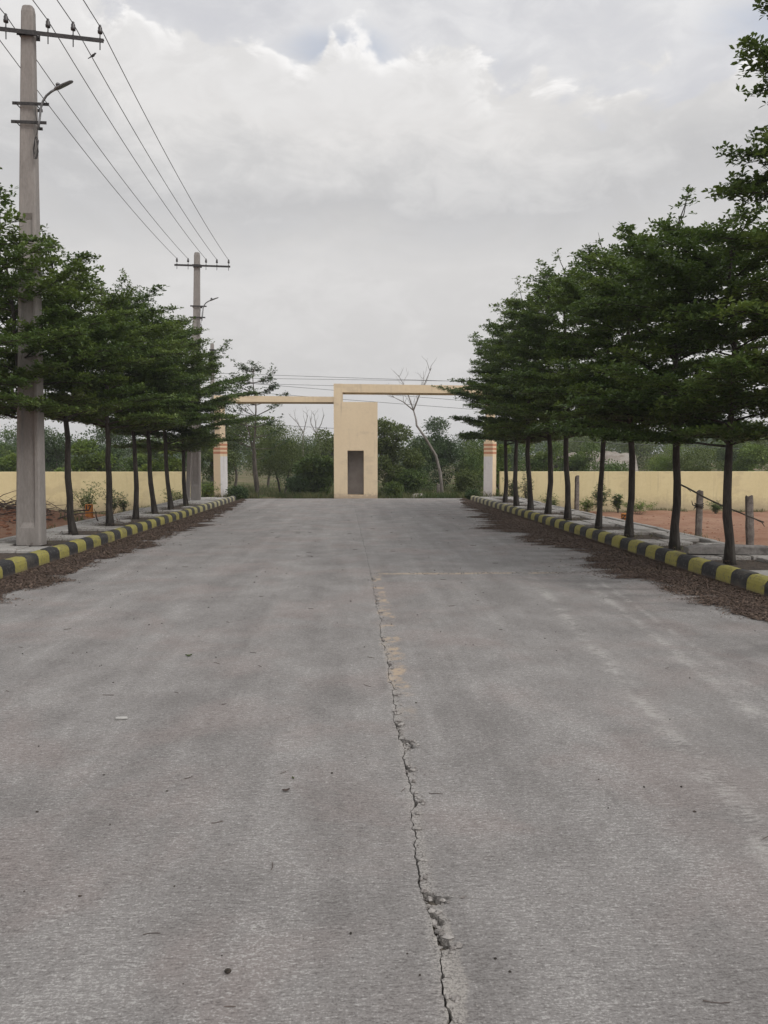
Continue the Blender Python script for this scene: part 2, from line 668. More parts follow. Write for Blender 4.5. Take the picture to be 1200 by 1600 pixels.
def build_kerb(side):
    rng = random.Random(5 + side)
    L = 0.386
    y0 = 8.65 if side > 0 else 9.9      # a yellow block ends here, a black one starts
    n0 = -22
    mb = MB()
    xf = XR if side > 0 else XL
    n1 = int((YK - y0) / L)
    for k in range(n0, n1 + 1):
        ya = y0 + k * L
        yb = ya + L
        black = (k % 2 == 0)
        jit = rng.uniform(-.008, .008)
        dz = rng.uniform(-.006, .006)
        prof = [(0, -.1), (.004, .125), (.014, .165), (.036, .195), (.07, .21), (.15, .214), (.165, .20), (.21, -.1)]
        bev = [(0.004, .010), (.022, 0.0), (L - .022, 0), (L - .004, .010)]
        rings = []
        for s, ins in bev:
            y = ya + s
            ring = []
            for q, (px, pz) in enumerate(prof):
                k1 = ins if q in (1, 2, 3, 4, 5) else 0
                xx = xf + side * (px + jit + (k1 if q < 4 else 0))
                zz = pz + (dz - k1 * .8 if 0 < q < 7 else 0)
                ring.append((xx, y + rng.uniform(-.003, .003), zz + rng.uniform(-.003, .003)))
            rings.append(ring if side < 0 else ring[::-1])
        mb.loft(rings, True, 1 if black else 0)
    # rounded nose end block
    o = mb.build('kerb', KM, None, False)
    tag(o, kind='structure')


build_kerb(-1)
build_kerb(1)

TREES_R = [8.1, 10.0, 11.75, 13.75, 15.5, 17.75, 19.6, 21.5, 23.35, 25.2]
TREES_L = [8.8, 10.7, 13.0, 14.5, 16.65, 18.6, 20.4, 22.2, 24.2]
TRX, TLX = 5.03, -5.2

M_slab = simple('pavement_concrete', (0.30, 0.285, 0.265), (0.44, 0.42, 0.395), 2.2, .9, .6, .01, cc=(0.20, 0.185, 0.165))
M_pit = simple('tree_pit_earth', (0.055, 0.045, 0.037), (0.11, 0.085, 0.065), 9, .95, 1.0, .03)


def build_pavement(side):
    rng = random.Random(50 + side)
    xf = (XR if side > 0 else XL) + side * .212
    xo = xf + side * (PW - .12)
    lo, hi = min(xf, xo), max(xf, xo)
    mb = MB()
    mb.box(lo - .0, hi + .0, -12, YK - .1, -.15, PZ - .045, 1)
    trees = TREES_R if side > 0 else TREES_L
    tx = TRX if side > 0 else TLX
    y = -11.9
    pits = []
    for ty in [t - 1.95 * k for t in trees[:1] for k in range(9, 0, -1)] + trees:
        pits.append(ty)
    # slabs: rows of three across, pits left open
    L = 0.62
    while y < YK - .7:
        yb = y + L
        ncol = 3
        w = (hi - lo) / ncol
        for c in range(ncol):
            x0 = lo + c * w
            x1 = x0 + w
            near = [t for t in pits if yb > t - .34 and y < t + .34]
            if near and x1 > tx - .28 and x0 < tx + .28:
                continue
            if rng.random() < .05:
                continue
            dz = rng.uniform(-.008, .012)
            jx_, jy_ = rng.uniform(-.006, .006), rng.uniform(-.01, .01)
            mb.cbox(x0 + .016 + jx_, x1 - .016 + jx_, y + .032 + jy_, yb - .032 + jy_, PZ - .06, PZ + dz, .008, 0)
        y = yb
    # edging beam along the plot side
    e0, e1 = (xo, xo + .12) if side > 0 else (xo - .12, xo)
    yy = -12
    while yy < YK - .2:
        l = rng.uniform(.9, 1.3)
        mb.cbox(e0, e1, yy + .006, min(yy + l, YK - .1) - .006, -.3, PZ + rng.uniform(.0, .035), .012, 0)
        yy += l
    o = mb.build('pavement', [M_slab, M_pit])
    tag(o, kind='structure')


build_pavement(-1)
build_pavement(1)


# ------------------------------------------------------------------ fallen litter along the kerbs
def litter_mask(side, x, y):
    """0..1 density of fallen seeds and leaves"""
    d = (XR - x) if side > 0 else (x - XL)
    if side > 0:
        w = .88 * np.interp(y, [2, 6.5, 8, 10, 13.5, 17, 20, 23, 26, 29, 31], [.35, .55, .85, 1.1, 1.15, 1.35, 1.25, .95, .7, .45, .2])
    else:
        w = .88 * np.interp(y, [2, 7, 9.3, 11, 13.5, 16.7, 19, 22, 26, 29, 31], [.35, .75, .75, .6, .8, .95, .9, .75, .55, .35, .2])
    wob = .26 * nA(y * 1.7 + side * 50) + .20 * nB(y * 4.3 + side * 9) + .10 * nC(y * 11 + d * 3)
    blot = .52 * nD(y * 2.2 + 3.1 * nA(d * 2.5 + side)) * 1.0
    return (w * (1 + wob) - d) / (w * .35) + blot


def build_litter():
    M_l = leafmat('dry_litter', (0.036, 0.025, 0.020), (0.20, 0.14, 0.105), (0.095, 0.064, 0.050), .05, .8)
    M_b = simple('litter_mould', (0.048, 0.034, 0.028), (0.105, 0.073, 0.059), 45, .95, 1.0, .02)
    rng = np.random.default_rng(3)
    for side, n in ((1, 230000), (-1, 170000)):
        y = 1 + 30 * rng.random(n * 3) ** 1.1
        d = rng.random(n * 3) ** 1.2 * 2.2
        x = XR - d if side > 0 else XL + d
        mk = np.array([litter_mask(side, a, b) for a, b in zip(x, y)])
        keep = rng.random(len(x)) < np.clip((mk + .45) / 1.2, .0, 1) ** 1.8 * .95 + .004 * (mk > -1.5)
        x, y, mk, d = x[keep], y[keep], mk[keep], d[keep]
        k = len(x)
        hgt = .010 + .022 * np.clip(mk, 0, 1) * np.clip(1.2 - d, 0.1, 1) * rng.random(k)
        sz = rng.uniform(.005, .0115, k) * (1 + .03 * y)
        a = rng.random(k) * 2 * PI
        tl = rng.normal(0, .25, (k, 2))
        u = np.stack([np.cos(a), np.sin(a), tl[:, 0]], 1) * sz[:, None]
        v = np.stack([-np.sin(a), np.cos(a), tl[:, 1]], 1) * (sz * rng.uniform(.45, 1.0, k))[:, None]
        c = np.stack([x, y, hgt], 1)
        V = np.stack([c - u, c + v, c + u, c - v], 1)
        V[:, :, 2] = np.maximum(V[:, :, 2], .006)
        o = link('leaf_litter', quads('leaf_litter', V, M_l))
        tag(o, kind='stuff')
        # and strewn over the pavement, thickest round the trunks
        kk = 9000
        y = 6 + 23 * rng.random(kk)
        x = (XR + .24 + 1.1 * rng.random(kk)) if side > 0 else (XL - .24 - 1.1 * rng.random(kk))
        ts = np.array(TREES_R if side > 0 else TREES_L)
        dd_ = np.min(np.abs(y[:, None] - ts[None, :]), 1) + .6 * np.abs(x - (TRX if side > 0 else TLX))
        kp = rng.random(kk) < np.exp(-(dd_ / .55) ** 2) + .07
        x, y = x[kp], y[kp]
        k = len(x)
        sz = rng.uniform(.006, .013, k) * (1 + .03 * y)
        a = rng.random(k) * 2 * PI
        u = np.stack([np.cos(a), np.sin(a), rng.normal(0, .2, k)], 1) * sz[:, None]
        v = np.stack([-np.sin(a), np.cos(a), rng.normal(0, .2, k)], 1) * (sz * .7)[:, None]
        c = np.stack([x, y, np.full(k, PZ + .018)], 1)
        o = link('leaf_litter', quads('leaf_litter', np.stack([c - u, c + v, c + u, c - v], 1), M_l))
        tag(o, kind='stuff')
        # decayed bed under the loose leaves
        mb = MB()
        st = .05
        idx = {}

        def vid(i, j):
            if (i, j) not in idx:
                dd, yy = i * st, 1 + j * st
                xx = (XR - dd + .012) if side > 0 else (XL + dd - .012)
                mkv = litter_mask(side, xx, yy)
                z = .005 + .012 * min(1, max(0, mkv)) * (0.6 + .4 * nC(yy * 9 + dd * 13)) * max(.3, 1 - dd)
                idx[(i, j)] = len(mb.v)
                mb.v.append((xx + .012 * nA(yy * 19), yy + .015 * nB(xx * 23), max(z, .005)))
            return idx[(i, j)]
        for j in range(int(30 / st)):
            for i in range(int(2.0 / st)):
                dd, yy = (i + .5) * st, 1 + (j + .5) * st
                xx = XR - dd if side > 0 else XL + dd
                if litter_mask(side, xx, yy) > .50 + .25 * nD(yy * 13 + dd * 17):
                    q = (vid(i, j), vid(i + 1, j), vid(i + 1, j + 1), vid(i, j + 1))
                    mb.f.append(q if side < 0 else q[::-1])
                    mb.mi.append(0)
        o = mb.build('litter_mulch', M_b, None, True)
        tag(o, kind='stuff')


build_litter()

# ------------------------------------------------------------------ roadside trees
M_bark = simple('dark_bark', (0.028, 0.023, 0.020), (0.066, 0.056, 0.048), 9, .9, 1.0, .02, (1, 1, .22), cc=(0.105, 0.096, 0.085))
M_leaf = leafmat('roadside_leaves', (0.056, 0.102, 0.030), (0.110, 0.168, 0.043), (0.170, 0.232, 0.054), .38)


def leaf_quads(pos, out, rng, ln=(.045, .075), wid=.42, per=7, up=.5):
    """a rosette of obovate leaves at every point"""
    n = len(pos)
    P = np.repeat(pos, per, 0)
    k = n * per
    base = np.repeat(rng.random(n) * 2 * PI, per)
    a = base + np.tile(np.arange(per) * 2 * PI / per, n) + rng.normal(0, .35, k)
    e = np.clip(rng.normal(up, .38, k), -.6, 1.3)
    L = rng.uniform(ln[0], ln[1], k)
    d = np.stack([np.cos(a) * np.cos(e), np.sin(a) * np.cos(e), np.sin(e)], 1)
    s = np.stack([-np.sin(a), np.cos(a), rng.normal(0, .35, k)], 1)
    s /= np.linalg.norm(s, axis=1)[:, None]
    P = P + rng.normal(0, .008, (k, 3))
    b0 = P + d * (L * .08)[:, None]
    mid = P + d * (L * .66)[:, None]
    tip = P + d * L[:, None] - np.array([0, 0, 1]) * (L * .12)[:, None]
    w = (L * wid * .5)[:, None]
    return np.stack([b0, mid + s * w, tip, mid - s * w], 1)


def terminalia(seed, H=5.7, RAD=1.95, z0=1.95, sparse=1.0, leader=1.0):
    """straight stem with near-horizontal storeys of branches carrying flat sprays"""
    rng = random.Random(seed)
    nrg = np.random.default_rng(seed)
    wood = MB()
    tw = [Vector((0, 0, -.06))]
    n = 14
    px = py = 0
    for i in range(1, n + 1):
        px += rng.uniform(-.036, .036)
        py += rng.uniform(-.036, .036)
        tw.append(Vector((px, py, H * i / n)))
    r0 = rng.uniform(.060, .076)
    tr = [r0 * (1.4 if i == 0 else 1) * (1 - .80 * (i / n) ** 1.1) * rng.uniform(.95, 1.06) for i in range(n + 1)]
    wood.tube(tw, tr, 9)

    def trunk_at(z):
        f = max(0, min(n - 1e-6, z / H * n))
        i = int(f)
        return tw[i].lerp(tw[i + 1], f - i)
    pts = []
    z = z0
    ti = 0
    big = [rng.uniform(0, 2 * PI) for _ in range(3)]
    while z < H * .985:
        t = (z - z0) / (H - z0)
        prof = (.88 + .48 * t) if t < .25 else (1.0 - .74 * ((t - .25) / .75) ** 1.75)
        nb = rng.choice((5, 5, 6)) if t < .8 else rng.choice((4, 5))
        ph = rng.uniform(0, 2 * PI)
        for b in range(nb):
            if rng.random() < .08 * sparse:
                continue
            az = ph + 2 * PI * b / nb + rng.uniform(-.3, .3)
            L = RAD * prof * rng.uniform(.62, 1.12)
            # a few sectors of the crown reach out in lobes
            L *= 1 + .22 * max(math.cos(az - big[0]) * math.sin(3 * t + 1), math.cos(az - big[1]) * math.cos(4 * t), -.6)
            dens = rng.choice((.65, .95, 1.15, 1.3, 1.45))
            if L < .25:
                L = .25
            o = trunk_at(z + rng.uniform(-.1, .1))
            rise = rng.uniform(.12, .34) + .30 * t
            if .35 < t < .92 and rng.random() < .16:
                rise += rng.uniform(.5, .9)          # an ascending limb that makes its own lobe
                L = max(.5, min(L * .85, (H + .25 - z) / rise))
            drp = rng.uniform(.05, .20)
            br = []
            m = 9
            a = az
            p = o.copy()
            for i in range(m + 1):
                s = i / m
                br.append(p.copy())
                a += rng.uniform(-.10, .10)
                sl = rise - drp * 2 * s + rng.uniform(-.06, .06)
                p = p + Vector((math.cos(a), math.sin(a), sl)) * (L / m)
            rb = tr[min(n, int(z / H * n))] * .42
            wood.tube(br, [max(.004, rb * (1 - .85 * i / m)) for i in range(m + 1)], 5, False)
            s = .16
            sd = 1
            while s < 1.0:
                f = s * m
                i = min(m - 1, int(f))
                q = br[i].lerp(br[i + 1], f - i)
                dirv = (br[i + 1] - br[i]).normalized()
                ba = math.atan2(dirv.y, dirv.x)
                sa = ba + sd * rng.uniform(.55, 1.05)
                sl = L * .50 * (1 - s) * rng.uniform(.6, 1.1) + .14
                sd = -sd
                sb = [q]
                mm = 5
                zs = rng.uniform(-.02, .16)
                pp = q.copy()
                for i2 in range(mm):
                    sa += rng.uniform(-.16, .16) - sd * -.04
                    pp = pp + Vector((math.cos(sa), math.sin(sa), zs + rng.uniform(-.08, .08))) * (sl / mm)
                    sb.append(pp.copy())
                wood.tube(sb, [.006, .005, .0045, .004, .003, .002], 3, False)
                k = max(3, int(sl / .030 * dens))
                for j in range(k):
                    g = (j + .9) / k * mm
                    ii = min(mm - 1, int(g))
                    c = sb[ii].lerp(sb[ii + 1], g - ii)
                    wv = .03 + .06 * rng.random()
                    pts.append((c.x + rng.gauss(0, wv), c.y + rng.gauss(0, wv), c.z + rng.gauss(.012, .022)))
                s += .115 / max(L, .6) * rng.uniform(.8, 1.2)
            for j in range(int(L * 14)):
                g = (.25 + .75 * rng.random()) * m
                i = min(m - 1, int(g))
                c = br[i].lerp(br[i + 1], g - i)
                pts.append((c.x + rng.gauss(0, .03), c.y + rng.gauss(0, .03), c.z + rng.gauss(.015, .02)))
        z += rng.uniform(.25, .42) * (1 + .15 * t) + (.22 if rng.random() < .22 else 0)
        ti += 1
    # leading shoots that stick out of the top
    for k in range(3):
        a = rng.uniform(0, 2 * PI)
        o = trunk_at(H * rng.uniform(.86, 1.0))
        L = rng.uniform(.35, .85) * leader
        tip = o + Vector((math.cos(a) * .35 * L, math.sin(a) * .35 * L, L))
        mid = o.lerp(tip, .5) + Vector((rng.uniform(-.05, .05), rng.uniform(-.05, .05), 0))
        wood.tube([o, mid, tip], [.012, .008, .003], 4, False)
        for j in range(int(16 * L) + 5):
            f = rng.random() ** .7
            c = o.lerp(mid, f * 2) if f < .5 else mid.lerp(tip, f * 2 - 1)
            rr = .14 * (1 - f) + .03
            pts.append((c.x + rng.gauss(0, rr), c.y + rng.gauss(0, rr), c.z + rng.gauss(0, .04)))
    P = np.array(pts)
    if sparse != 1.0:
        P = P[nrg.random(len(P)) < 1 / sparse]
    V = leaf_quads(P, None, nrg, (.060, .100), .50, 6, .42)
    tm = bpy.data.meshes.new('trunk')
    tm.from_pydata(wood.v, [], wood.f)
    tm.materials.append(M_bark)
    tm.polygons.foreach_set('use_smooth', [True] * len(tm.polygons))
    tm.update()
    cm = quads('crown', V, M_leaf)
    return tm, cm


def roadside_tree(x, y, seed, H, RAD, z0, lean, label, group, sparse=1.0, leader=1.0):
    e = empty('roadside_tree', (x, y, PZ - .03), label, 'tree', group)
    e.rotation_euler = (lean[0], lean[1], 0)
    tm, cm = terminalia(seed, H, RAD, z0, sparse, leader)
    link('trunk', tm, e)
    link('crown', cm, e)
    return e


GR = 'dark green storeyed trees in the row along the right kerb'
GL = 'dark green storeyed trees in the row along the left kerb'
RIGHT = [
    # y, seed, height, spread, first branches, lean, thinness, top shoots, label
    (8.0, 71, 7.4, 1.12, 2.3, (0, R(0)), 1.05, 1.4, 'nearest right row tree, only its high branch tips reaching in at the top corner'),
    (10.0, 41, 4.35, 2.05, 1.62, (0, R(-1.2)), 1, 0.7, 'right row tree, thick trunk before the right fence post and lying slab'),
    (11.75, 11, 4.95, 2.0, 1.75, (0, R(-.6)), 1, 0.7, 'right row tree whose straight trunk holds the upper end of the wooden pole'),
    (13.75, 23, 4.95, 1.9, 2.0, (0, R(-1.8)), 1, 0.8, 'right row tree with a slightly leaning trunk standing beside the orange plot marker'),
    (15.5, 37, 5.45, 1.95, 1.95, (0, R(.3)), 1, 0.9, 'right row tree standing upright between the small orange plot marker and distant stone post'),
    (17.75, 58, 5.75, 1.85, 2.0, (0, R(-1.5)), 1.1, 0.9, 'right row tree just in front of the distant stone post, trunk leaning left'),
    (19.6, 62, 5.9, 1.9, 2.05, (0, R(-.5)), 1, 0.9, 'right row tree fourth from the gate, its trunk forking under the crown'),
    (21.5, 83, 5.75, 1.8, 2.0, (0, R(-.8)), 1.1, 1.9, 'right row tree third from the gate, with a gently bowed trunk'),
    (23.35, 97, 5.5, 1.85, 2.05, (0, R(-1.2)), 1, 0.9, 'right row tree second from the gate, trunk leaning slightly left'),
    (25.2, 105, 5.3, 2.02, 2.0, (0, R(0)), 1, 1.1, 'last tree of the right row, thinnest trunk, closest to the striped gate column'),
]
LEFT = [
    (10.7, 171, 4.95, 1.15, 2.1, (0, R(0)), 1.35, 1.3, 'nearest left row tree, standing off the left edge, sprays crossing the big pole'),
    (13.0, 123, 4.75, 1.75, 2.1, (0, R(-3.6)), 1.05, 1.1, 'left row tree right behind the big concrete pole, trunk base peeping out beside it'),
    (14.5, 137, 4.95, 1.8, 2.15, (0, R(-4.0)), 1, 0.9, 'left row tree with a trunk leaning left beside the orange marker numbered 17'),
    (16.65, 141, 4.9, 1.85, 2.1, (0, R(-.3)), 1, 0.8, 'left row tree, upright trunk standing before a small dark bush at the wall'),
    (18.6, 158, 5.1, 1.8, 2.1, (0, R(-1.0)), 1, 0.8, 'left row tree third from the far concrete pole, with a knobbly trunk'),
    (20.4, 162, 5.6, 1.85, 2.1, (0, R(-3.2)), 1.1, 1.7, 'left row tree second from the far concrete pole, tall leafy shoot on top'),
    (22.2, 183, 5.4, 2.1, 1.85, (0, R(-1.5)), 1, 0.9, 'left row tree next to the far concrete pole, slim trunk'),
    (24.2, 203, 5.2, 2.45, 1.72, (0, R(-3.0)), 1, 1.0, 'last tree of the left row, its trunk half hidden by the far concrete pole'),
]
for rows, tx, grp in ((RIGHT, TRX, GR), (LEFT, TLX, GL)):
    for y, seed, H, RAD, z0, ln, sp, ld, lab in rows:
        roadside_tree(tx, y, seed, H, RAD, z0, ln, lab, grp, sp, ld)

# ------------------------------------------------------------------ walls and gate
def paint_mat(name, ca, cb, stain, dirt_h=.5, base_z=-.5):
    m, t, b = newmat(name)
    v = coords(t)
    x, y, z = t.xyz(v)
    n1 = t.noise(t.mapv(v, (1, 1, .35)), 1.1, 6, .62)
    n2 = t.noise(v, 9, 5, .6)
    n3 = t.noise(v, 70, 3, .6)
    c = t.mix(t.step(t.add(t.mul(n1, .6), t.mul(n2, .4)), .38, .62), ca, cb)
    sp = t.step(t.add(z, t.mul(t.sub(n2, .5), .5), t.mul(t.sub(n1, .5), .4)), base_z + dirt_h, base_z, 0, .75)
    c = t.mix(sp, c, stain)
    dr = t.mul(t.step(t.noise(t.mapv(v, (7, 7, .5)), 1.0, 4, .6), .56, .74), .40)
    c = t.mix(dr, c, stain)
    pt = t.noise(t.mapv(v, (.5, .5, .9)), 1.3, 5, .6)
    c = t.mix(t.step(pt, .54, .62, 0, .22), c, stain)
    t.put(b.inputs['Base Color'], c)
    b.inputs['Roughness'].default_value = .85
    b.inputs['Specular IOR Level'].default_value = .2
    t.put(b.inputs['Normal'], t.bump(t.add(n2, t.mul(n3, .5)), .25, .01))
    return m


M_wall = paint_mat('yellow_wall_paint', (0.64, 0.55, 0.315), (0.69, 0.60, 0.355), (0.36, 0.29, 0.20), .75, -.6)
M_cream = paint_mat('cream_gate_paint', (0.69, 0.56, 0.385), (0.735, 0.60, 0.415), (0.40, 0.32, 0.24), .22, 0.0)
M_white = paint_mat('white_column_paint', (0.62, 0.60, 0.60), (0.70, 0.68, 0.67), (0.40, 0.36, 0.32), .4, 0.0)
M_orange = paint_mat('orange_band_paint', (0.47, 0.225, 0.135), (0.52, 0.26, 0.16), (0.4, 0.2, 0.12), .1, 0.0)
M_room = simple('booth_plaster', (0.34, 0.31, 0.30), (0.42, 0.39, 0.38), 3, .9, .3)


def compound_wall(x0, x1, label):
    mb = MB()
    mb.cbox(x0, x1, WALL_Y, WALL_Y + .2, -.9, 1.10, .012)
    # shallow plaster panel joints
    o = mb.build('compound_wall', M_wall)
    tag(o, label, 'wall')


compound_wall(-45, -6.35, 'low pale yellow plastered boundary wall behind the left row of trees')
compound_wall(6.25, 45, 'low pale yellow plastered boundary wall behind the right row of trees and fence posts')

# a concrete coping would hide the clean top edge; the wall is plain as in the place itself
GY = 32.1


def build_gate():
    a = at(522, 778, GY)
    k = GY / F
    x0 = a.x
    x1 = at(590, 778, GY).x
    xm = at(535.5, 700, GY).x
    zt = at(540, 628, GY).z
    ztop = at(525, 599.5, GY).z
    zb = at(525, 612, GY).z
    dx0, dx1 = at(543, 740, GY).x, at(568.5, 740, GY).x
    dz0, dz1 = at(550, 773.5, GY).z, at(550, 704, GY).z
    D = 1.7
    g = empty('entrance_gate', ((x0 + x1) / 2, GY, 0), 'cream entrance gate with booth tower and two offset beams at the road end', 'gate')
    ox = (x0 + x1) / 2

    def loc(o):
        o.parent = g
        o.matrix_parent_inverse = Matrix.Translation(-g.location)
        return o
    mb = MB()
    # tower built round the doorway: butted pieces
    y0, y1 = GY, GY + D
    mb.box(x0, dx0, y0, y1, -.1, zt)                 # left jamb and pylon foot
    mb.box(dx1, x1, y0, y1, -.1, zt)
    mb.box(dx0, dx1, y0, y1, dz1, zt)                # over the doorway
    mb.box(dx0, dx1, y0, y1, -.1, dz0)               # sill
    mb.box(x0, xm, y0, y1 - .6, zt, ztop)            # pylon rising to carry the upper beam
    loc(mb.build('booth_tower', M_cream))
    mb = MB()
    mb.box(dx0 - .0, dx1 + .0, y0 + .95, y0 + 1.05, dz0, dz1)
    bw = loc(mb.build('back_panel', M_room))
    # upper beam, towards the right
    bxr = at(770, 606, GY).x
    lift = at(735, 604, GY).z
    mb = MB()
    zlow = zb - .02
    mb.loft([[(xm, y0 + .02, zlow), (xm, y1 - .62, zlow), (xm, y1 - .62, ztop - .004), (xm, y0 + .02, ztop - .004)],
             [(bxr, y0 + .02, zlow - .03), (bxr, y1 - .62, zlow - .03), (bxr, y1 - .62, ztop - .06), (bxr, y0 + .02, ztop - .06)]])
    loc(mb.build('beam', M_cream))
    # lower beam, towards the left
    bxl = at(334, 619, GY).x
    zt2, zb2 = at(450, 618.5, GY).z, at(450, 628, GY).z
    mb = MB()
    mb.loft([[(bxl, y0 + .02, zb2), (bxl, y1 - .62, zb2), (bxl, y1 - .62, zt2 + .01), (bxl, y0 + .02, zt2 + .01)],
             [(x0, y0 + .02, zb2), (x0, y1 - .62, zb2), (x0, y1 - .62, zt2 - .03), (x0, y0 + .02, zt2 - .03)]])
    loc(mb.build('beam', M_cream))
    # square columns, turned, striped below the beams
    s = .20
    for cx, rz, beam_z, sd in (((at(342.5, 700, GY).x), R(54), zb2, -1), (at(767.5, 700, GY).x, R(-33), zlow - .03, 1)):
        c, sn = math.cos(rz), math.sin(rz)

        def pt(u, v, z):
            return (cx + c * u - sn * v, GY + .25 + sn * u + c * v, z)
        zs = at(767, 690, GY).z
        mb = MB()
        # faces: cream and white sides of the shaft
        def shaft(za, zc, mis, gr=0.0):
            q = s + gr
            cs = [(-q, -q), (q, -q), (q, q), (-q, q)]
            for i in range(4):
                (u0, v0), (u1, v1) = cs[i], cs[(i + 1) % 4]
                mb.face([pt(u0, v0, za), pt(u1, v1, za), pt(u1, v1, zc), pt(u0, v0, zc)], mis[i])
            mb.face([pt(*q2, zc) for q2 in cs], mis[0])
            mb.face([pt(*q2, za) for q2 in reversed(cs)], mis[0])
        mats = [1, 0, 1, 0]
        shaft(-.1, zs - .62, mats)
        shaft(zs - .62, zs, [0, 0, 0, 0])
        shaft(zs, beam_z, [0, 0, 0, 0], -.05)
        col = loc(mb.build('column', [M_cream, M_white]))
        for i in range(3):
            mb = MB()
            zc = zs - .09 - i * .165
            shaft(zc - .095, zc, [0, 0, 0, 0], .004)
            st = mb.build('band', M_orange, col)
            st.matrix_parent_inverse = col.matrix_basis.inverted()
    return g


build_gate()

# ------------------------------------------------------------------ utility poles, lamps and cables
M_pole = simple('pole_concrete', (0.235, 0.215, 0.20), (0.31, 0.285, 0.265), 2.5, .9, .5, .006, (1, 1, .3), cc=(0.20, 0.18, 0.165))
M_iron = simple('dark_iron', (0.035, 0.034, 0.035), (0.065, 0.06, 0.058), 20, .6, .2, .003, metal=.3)
M_porc = simple('dark_porcelain', (0.030, 0.026, 0.027), (0.05, 0.042, 0.04), 20, .3, 0, spec=.5)
M_galv = simple('grey_steel', (0.16, 0.165, 0.17), (0.25, 0.25, 0.255), 15, .5, .2, .003, metal=.5)
M_wire = simple('weathered_wire', (0.10, 0.10, 0.105), (0.16, 0.16, 0.165), 20, .5, 0, metal=.4)
INS = [-.66, -.28, .33, .70, 1.10]


def utility_pole(x, y, H, wb, wt, label, recess, armz, with_ins=True, armrot=0.0, lean=1.35, arm=(-.74, 1.16), grp='concrete power poles along the left side of the road', z=PZ - .02):
    e = empty('utility_pole', (x, y, z), label, 'pole', grp, (0, R(lean), 0))
    mb = MB()
    zs = sorted(set([0, .02, H - .10, H - .02, H] + [q for a, b in recess for q in (a, a + .09, b - .09, b)]))
    rings = []
    for zz in zs:
        f = zz / H
        w = (wb + (wt - wb) * f) / 2
        d = w * .72
        r = 0
        for a, b in recess:
            if a + .085 <= zz <= b - .085:
                r = .045
        ins = .03 if zz >= H - .005 else (.012 if zz >= H - .03 else 0)
        w -= ins
        d -= ins
        ch = .022
        ring = [(-w, -d + ch), (-w + ch, -d), (-w * .62, -d), (-w * .48, -d + r), (w * .48, -d + r), (w * .62, -d), (w - ch, -d), (w, -d + ch),
                (w, d - ch), (w - ch, d), (w * .62, d), (w * .48, d - r), (-w * .48, d - r), (-w * .62, d), (-w + ch, d), (-w, d - ch)]
        rings.append([(u, v, zz) for u, v in ring])
    mb.loft(rings)
    mb.build('shaft', M_pole, e)
    f = armz / H
    w = (wb + (wt - wb) * f) / 2
    d = w * .72
    c, s = math.cos(armrot), math.sin(armrot)
    arm_o = bpy.data.objects.new('crossarm', None)

    mb = MB()
    # angle section crossarm in front of the shaft
    mb.box(arm[0], arm[1], -.035, .03, -.008, 0)
    mb.box(arm[0], arm[1], -.035, -.027, -.065, -.0085)
    a = mb.build('crossarm', M_iron, e)
    a.location = (0, -d - .045, armz)
    a.rotation_euler = (0, 0, armrot)
    mb = MB()
    mb.box(-w - .05, w + .05, -d - .012, -d - .002, armz - .05, armz + .03)
    mb.box(-w - .05, w + .05, d + .002, d + .012, armz - .05, armz + .03)
    for sx in (-1, 1):
        mb.tube([(sx * (w + .03), -d - .03, armz - .01), (sx * (w + .03), d + .03, armz - .01)], .009, 6)
    mb.build('clamp', M_iron, e)
    tips = []
    if with_ins:
        for u in INS:
            mb = MB()
            mb.tube([(0, 0, -.16), (0, 0, .12)], .009, 6)
            mb.tube([(0, 0, -.035), (0, 0, .015)], .02, 6)
            pin = mb.build('insulator_pin', M_iron, e)
            pin.location = Vector((c * u, s * u, 0)) + Vector((0, -d - .045, armz))
            mb = MB()
            prof = [(.024, .085), (.036, .09), (.038, .125), (.031, .135), (.033, .165), (.027, .183), (.019, .192), (.022, .206), (.011, .22)]
            n = 12
            mb.loft([[(r * math.cos(2 * PI * k / n), r * math.sin(2 * PI * k / n), zz) for k in range(n)] for r, zz in prof])
            mb.build('insulator', M_porc, pin, True)
            tips.append(Vector(pin.location) + Vector((0, 0, .194)))
    bpy.data.objects.remove(arm_o)
    M = Matrix.Translation((x, y, z)) @ Matrix.Rotation(R(lean), 4, 'Y')
    return e, [M @ t for t in tips], M


pole1_base = onz(45, 850, PZ)
pole2_base = onz(305, 781, PZ)
P1 = (pole1_base.x, pole1_base.y + .1)
P2 = (pole2_base.x, pole2_base.y + .1)
P0 = (P1[0] + .1, P1[1] - 13.6)
p1, tips1, M1 = utility_pole(P1[0], P1[1], 8.43, .395, .185, 'tall near concrete power pole rising from the left pavement, with recessed panels', [(.28, 2.78), (2.95, 5.25)], 8.00, True, R(8))
p2, tips2, M2 = utility_pole(P2[0], P2[1], 8.55, .33, .19, 'farther concrete power pole at the left kerb, stayed by a leaning strut', [(.5, 2.8), (3.0, 5.2)], 8.10, True, R(0), 1.2)
p3loc = at(333, 730, 42)
p3, tips3, M3 = utility_pole(p3loc.x, 42, 8.45, .30, .18, 'distant slim power pole beyond the wall, mostly hidden by the last left trees', [(1.0, 4.0)], 8.1, False, 0, .3, (-.1, .32), z=ground_z(p3loc.x, 42) - .05)
# strut of the second pole
sb = onz(293, 783, PZ)
mb = MB()
top = M2 @ Vector((-.03, -.16, 6.2))
d = (top - sb)
rings = []
for f in (0, 1):
    q = sb + d * f
    hw = .065
    rings.append([(q.x - hw, q.y - hw, q.z - (.02 if f == 0 else 0)), (q.x + hw, q.y - hw, q.z), (q.x + hw, q.y + hw, q.z), (q.x - hw, q.y + hw, q.z)])
mb.loft(rings)
st = mb.build('strut', M_pole)
st.parent = p2
st.matrix_parent_inverse = M2.inverted()
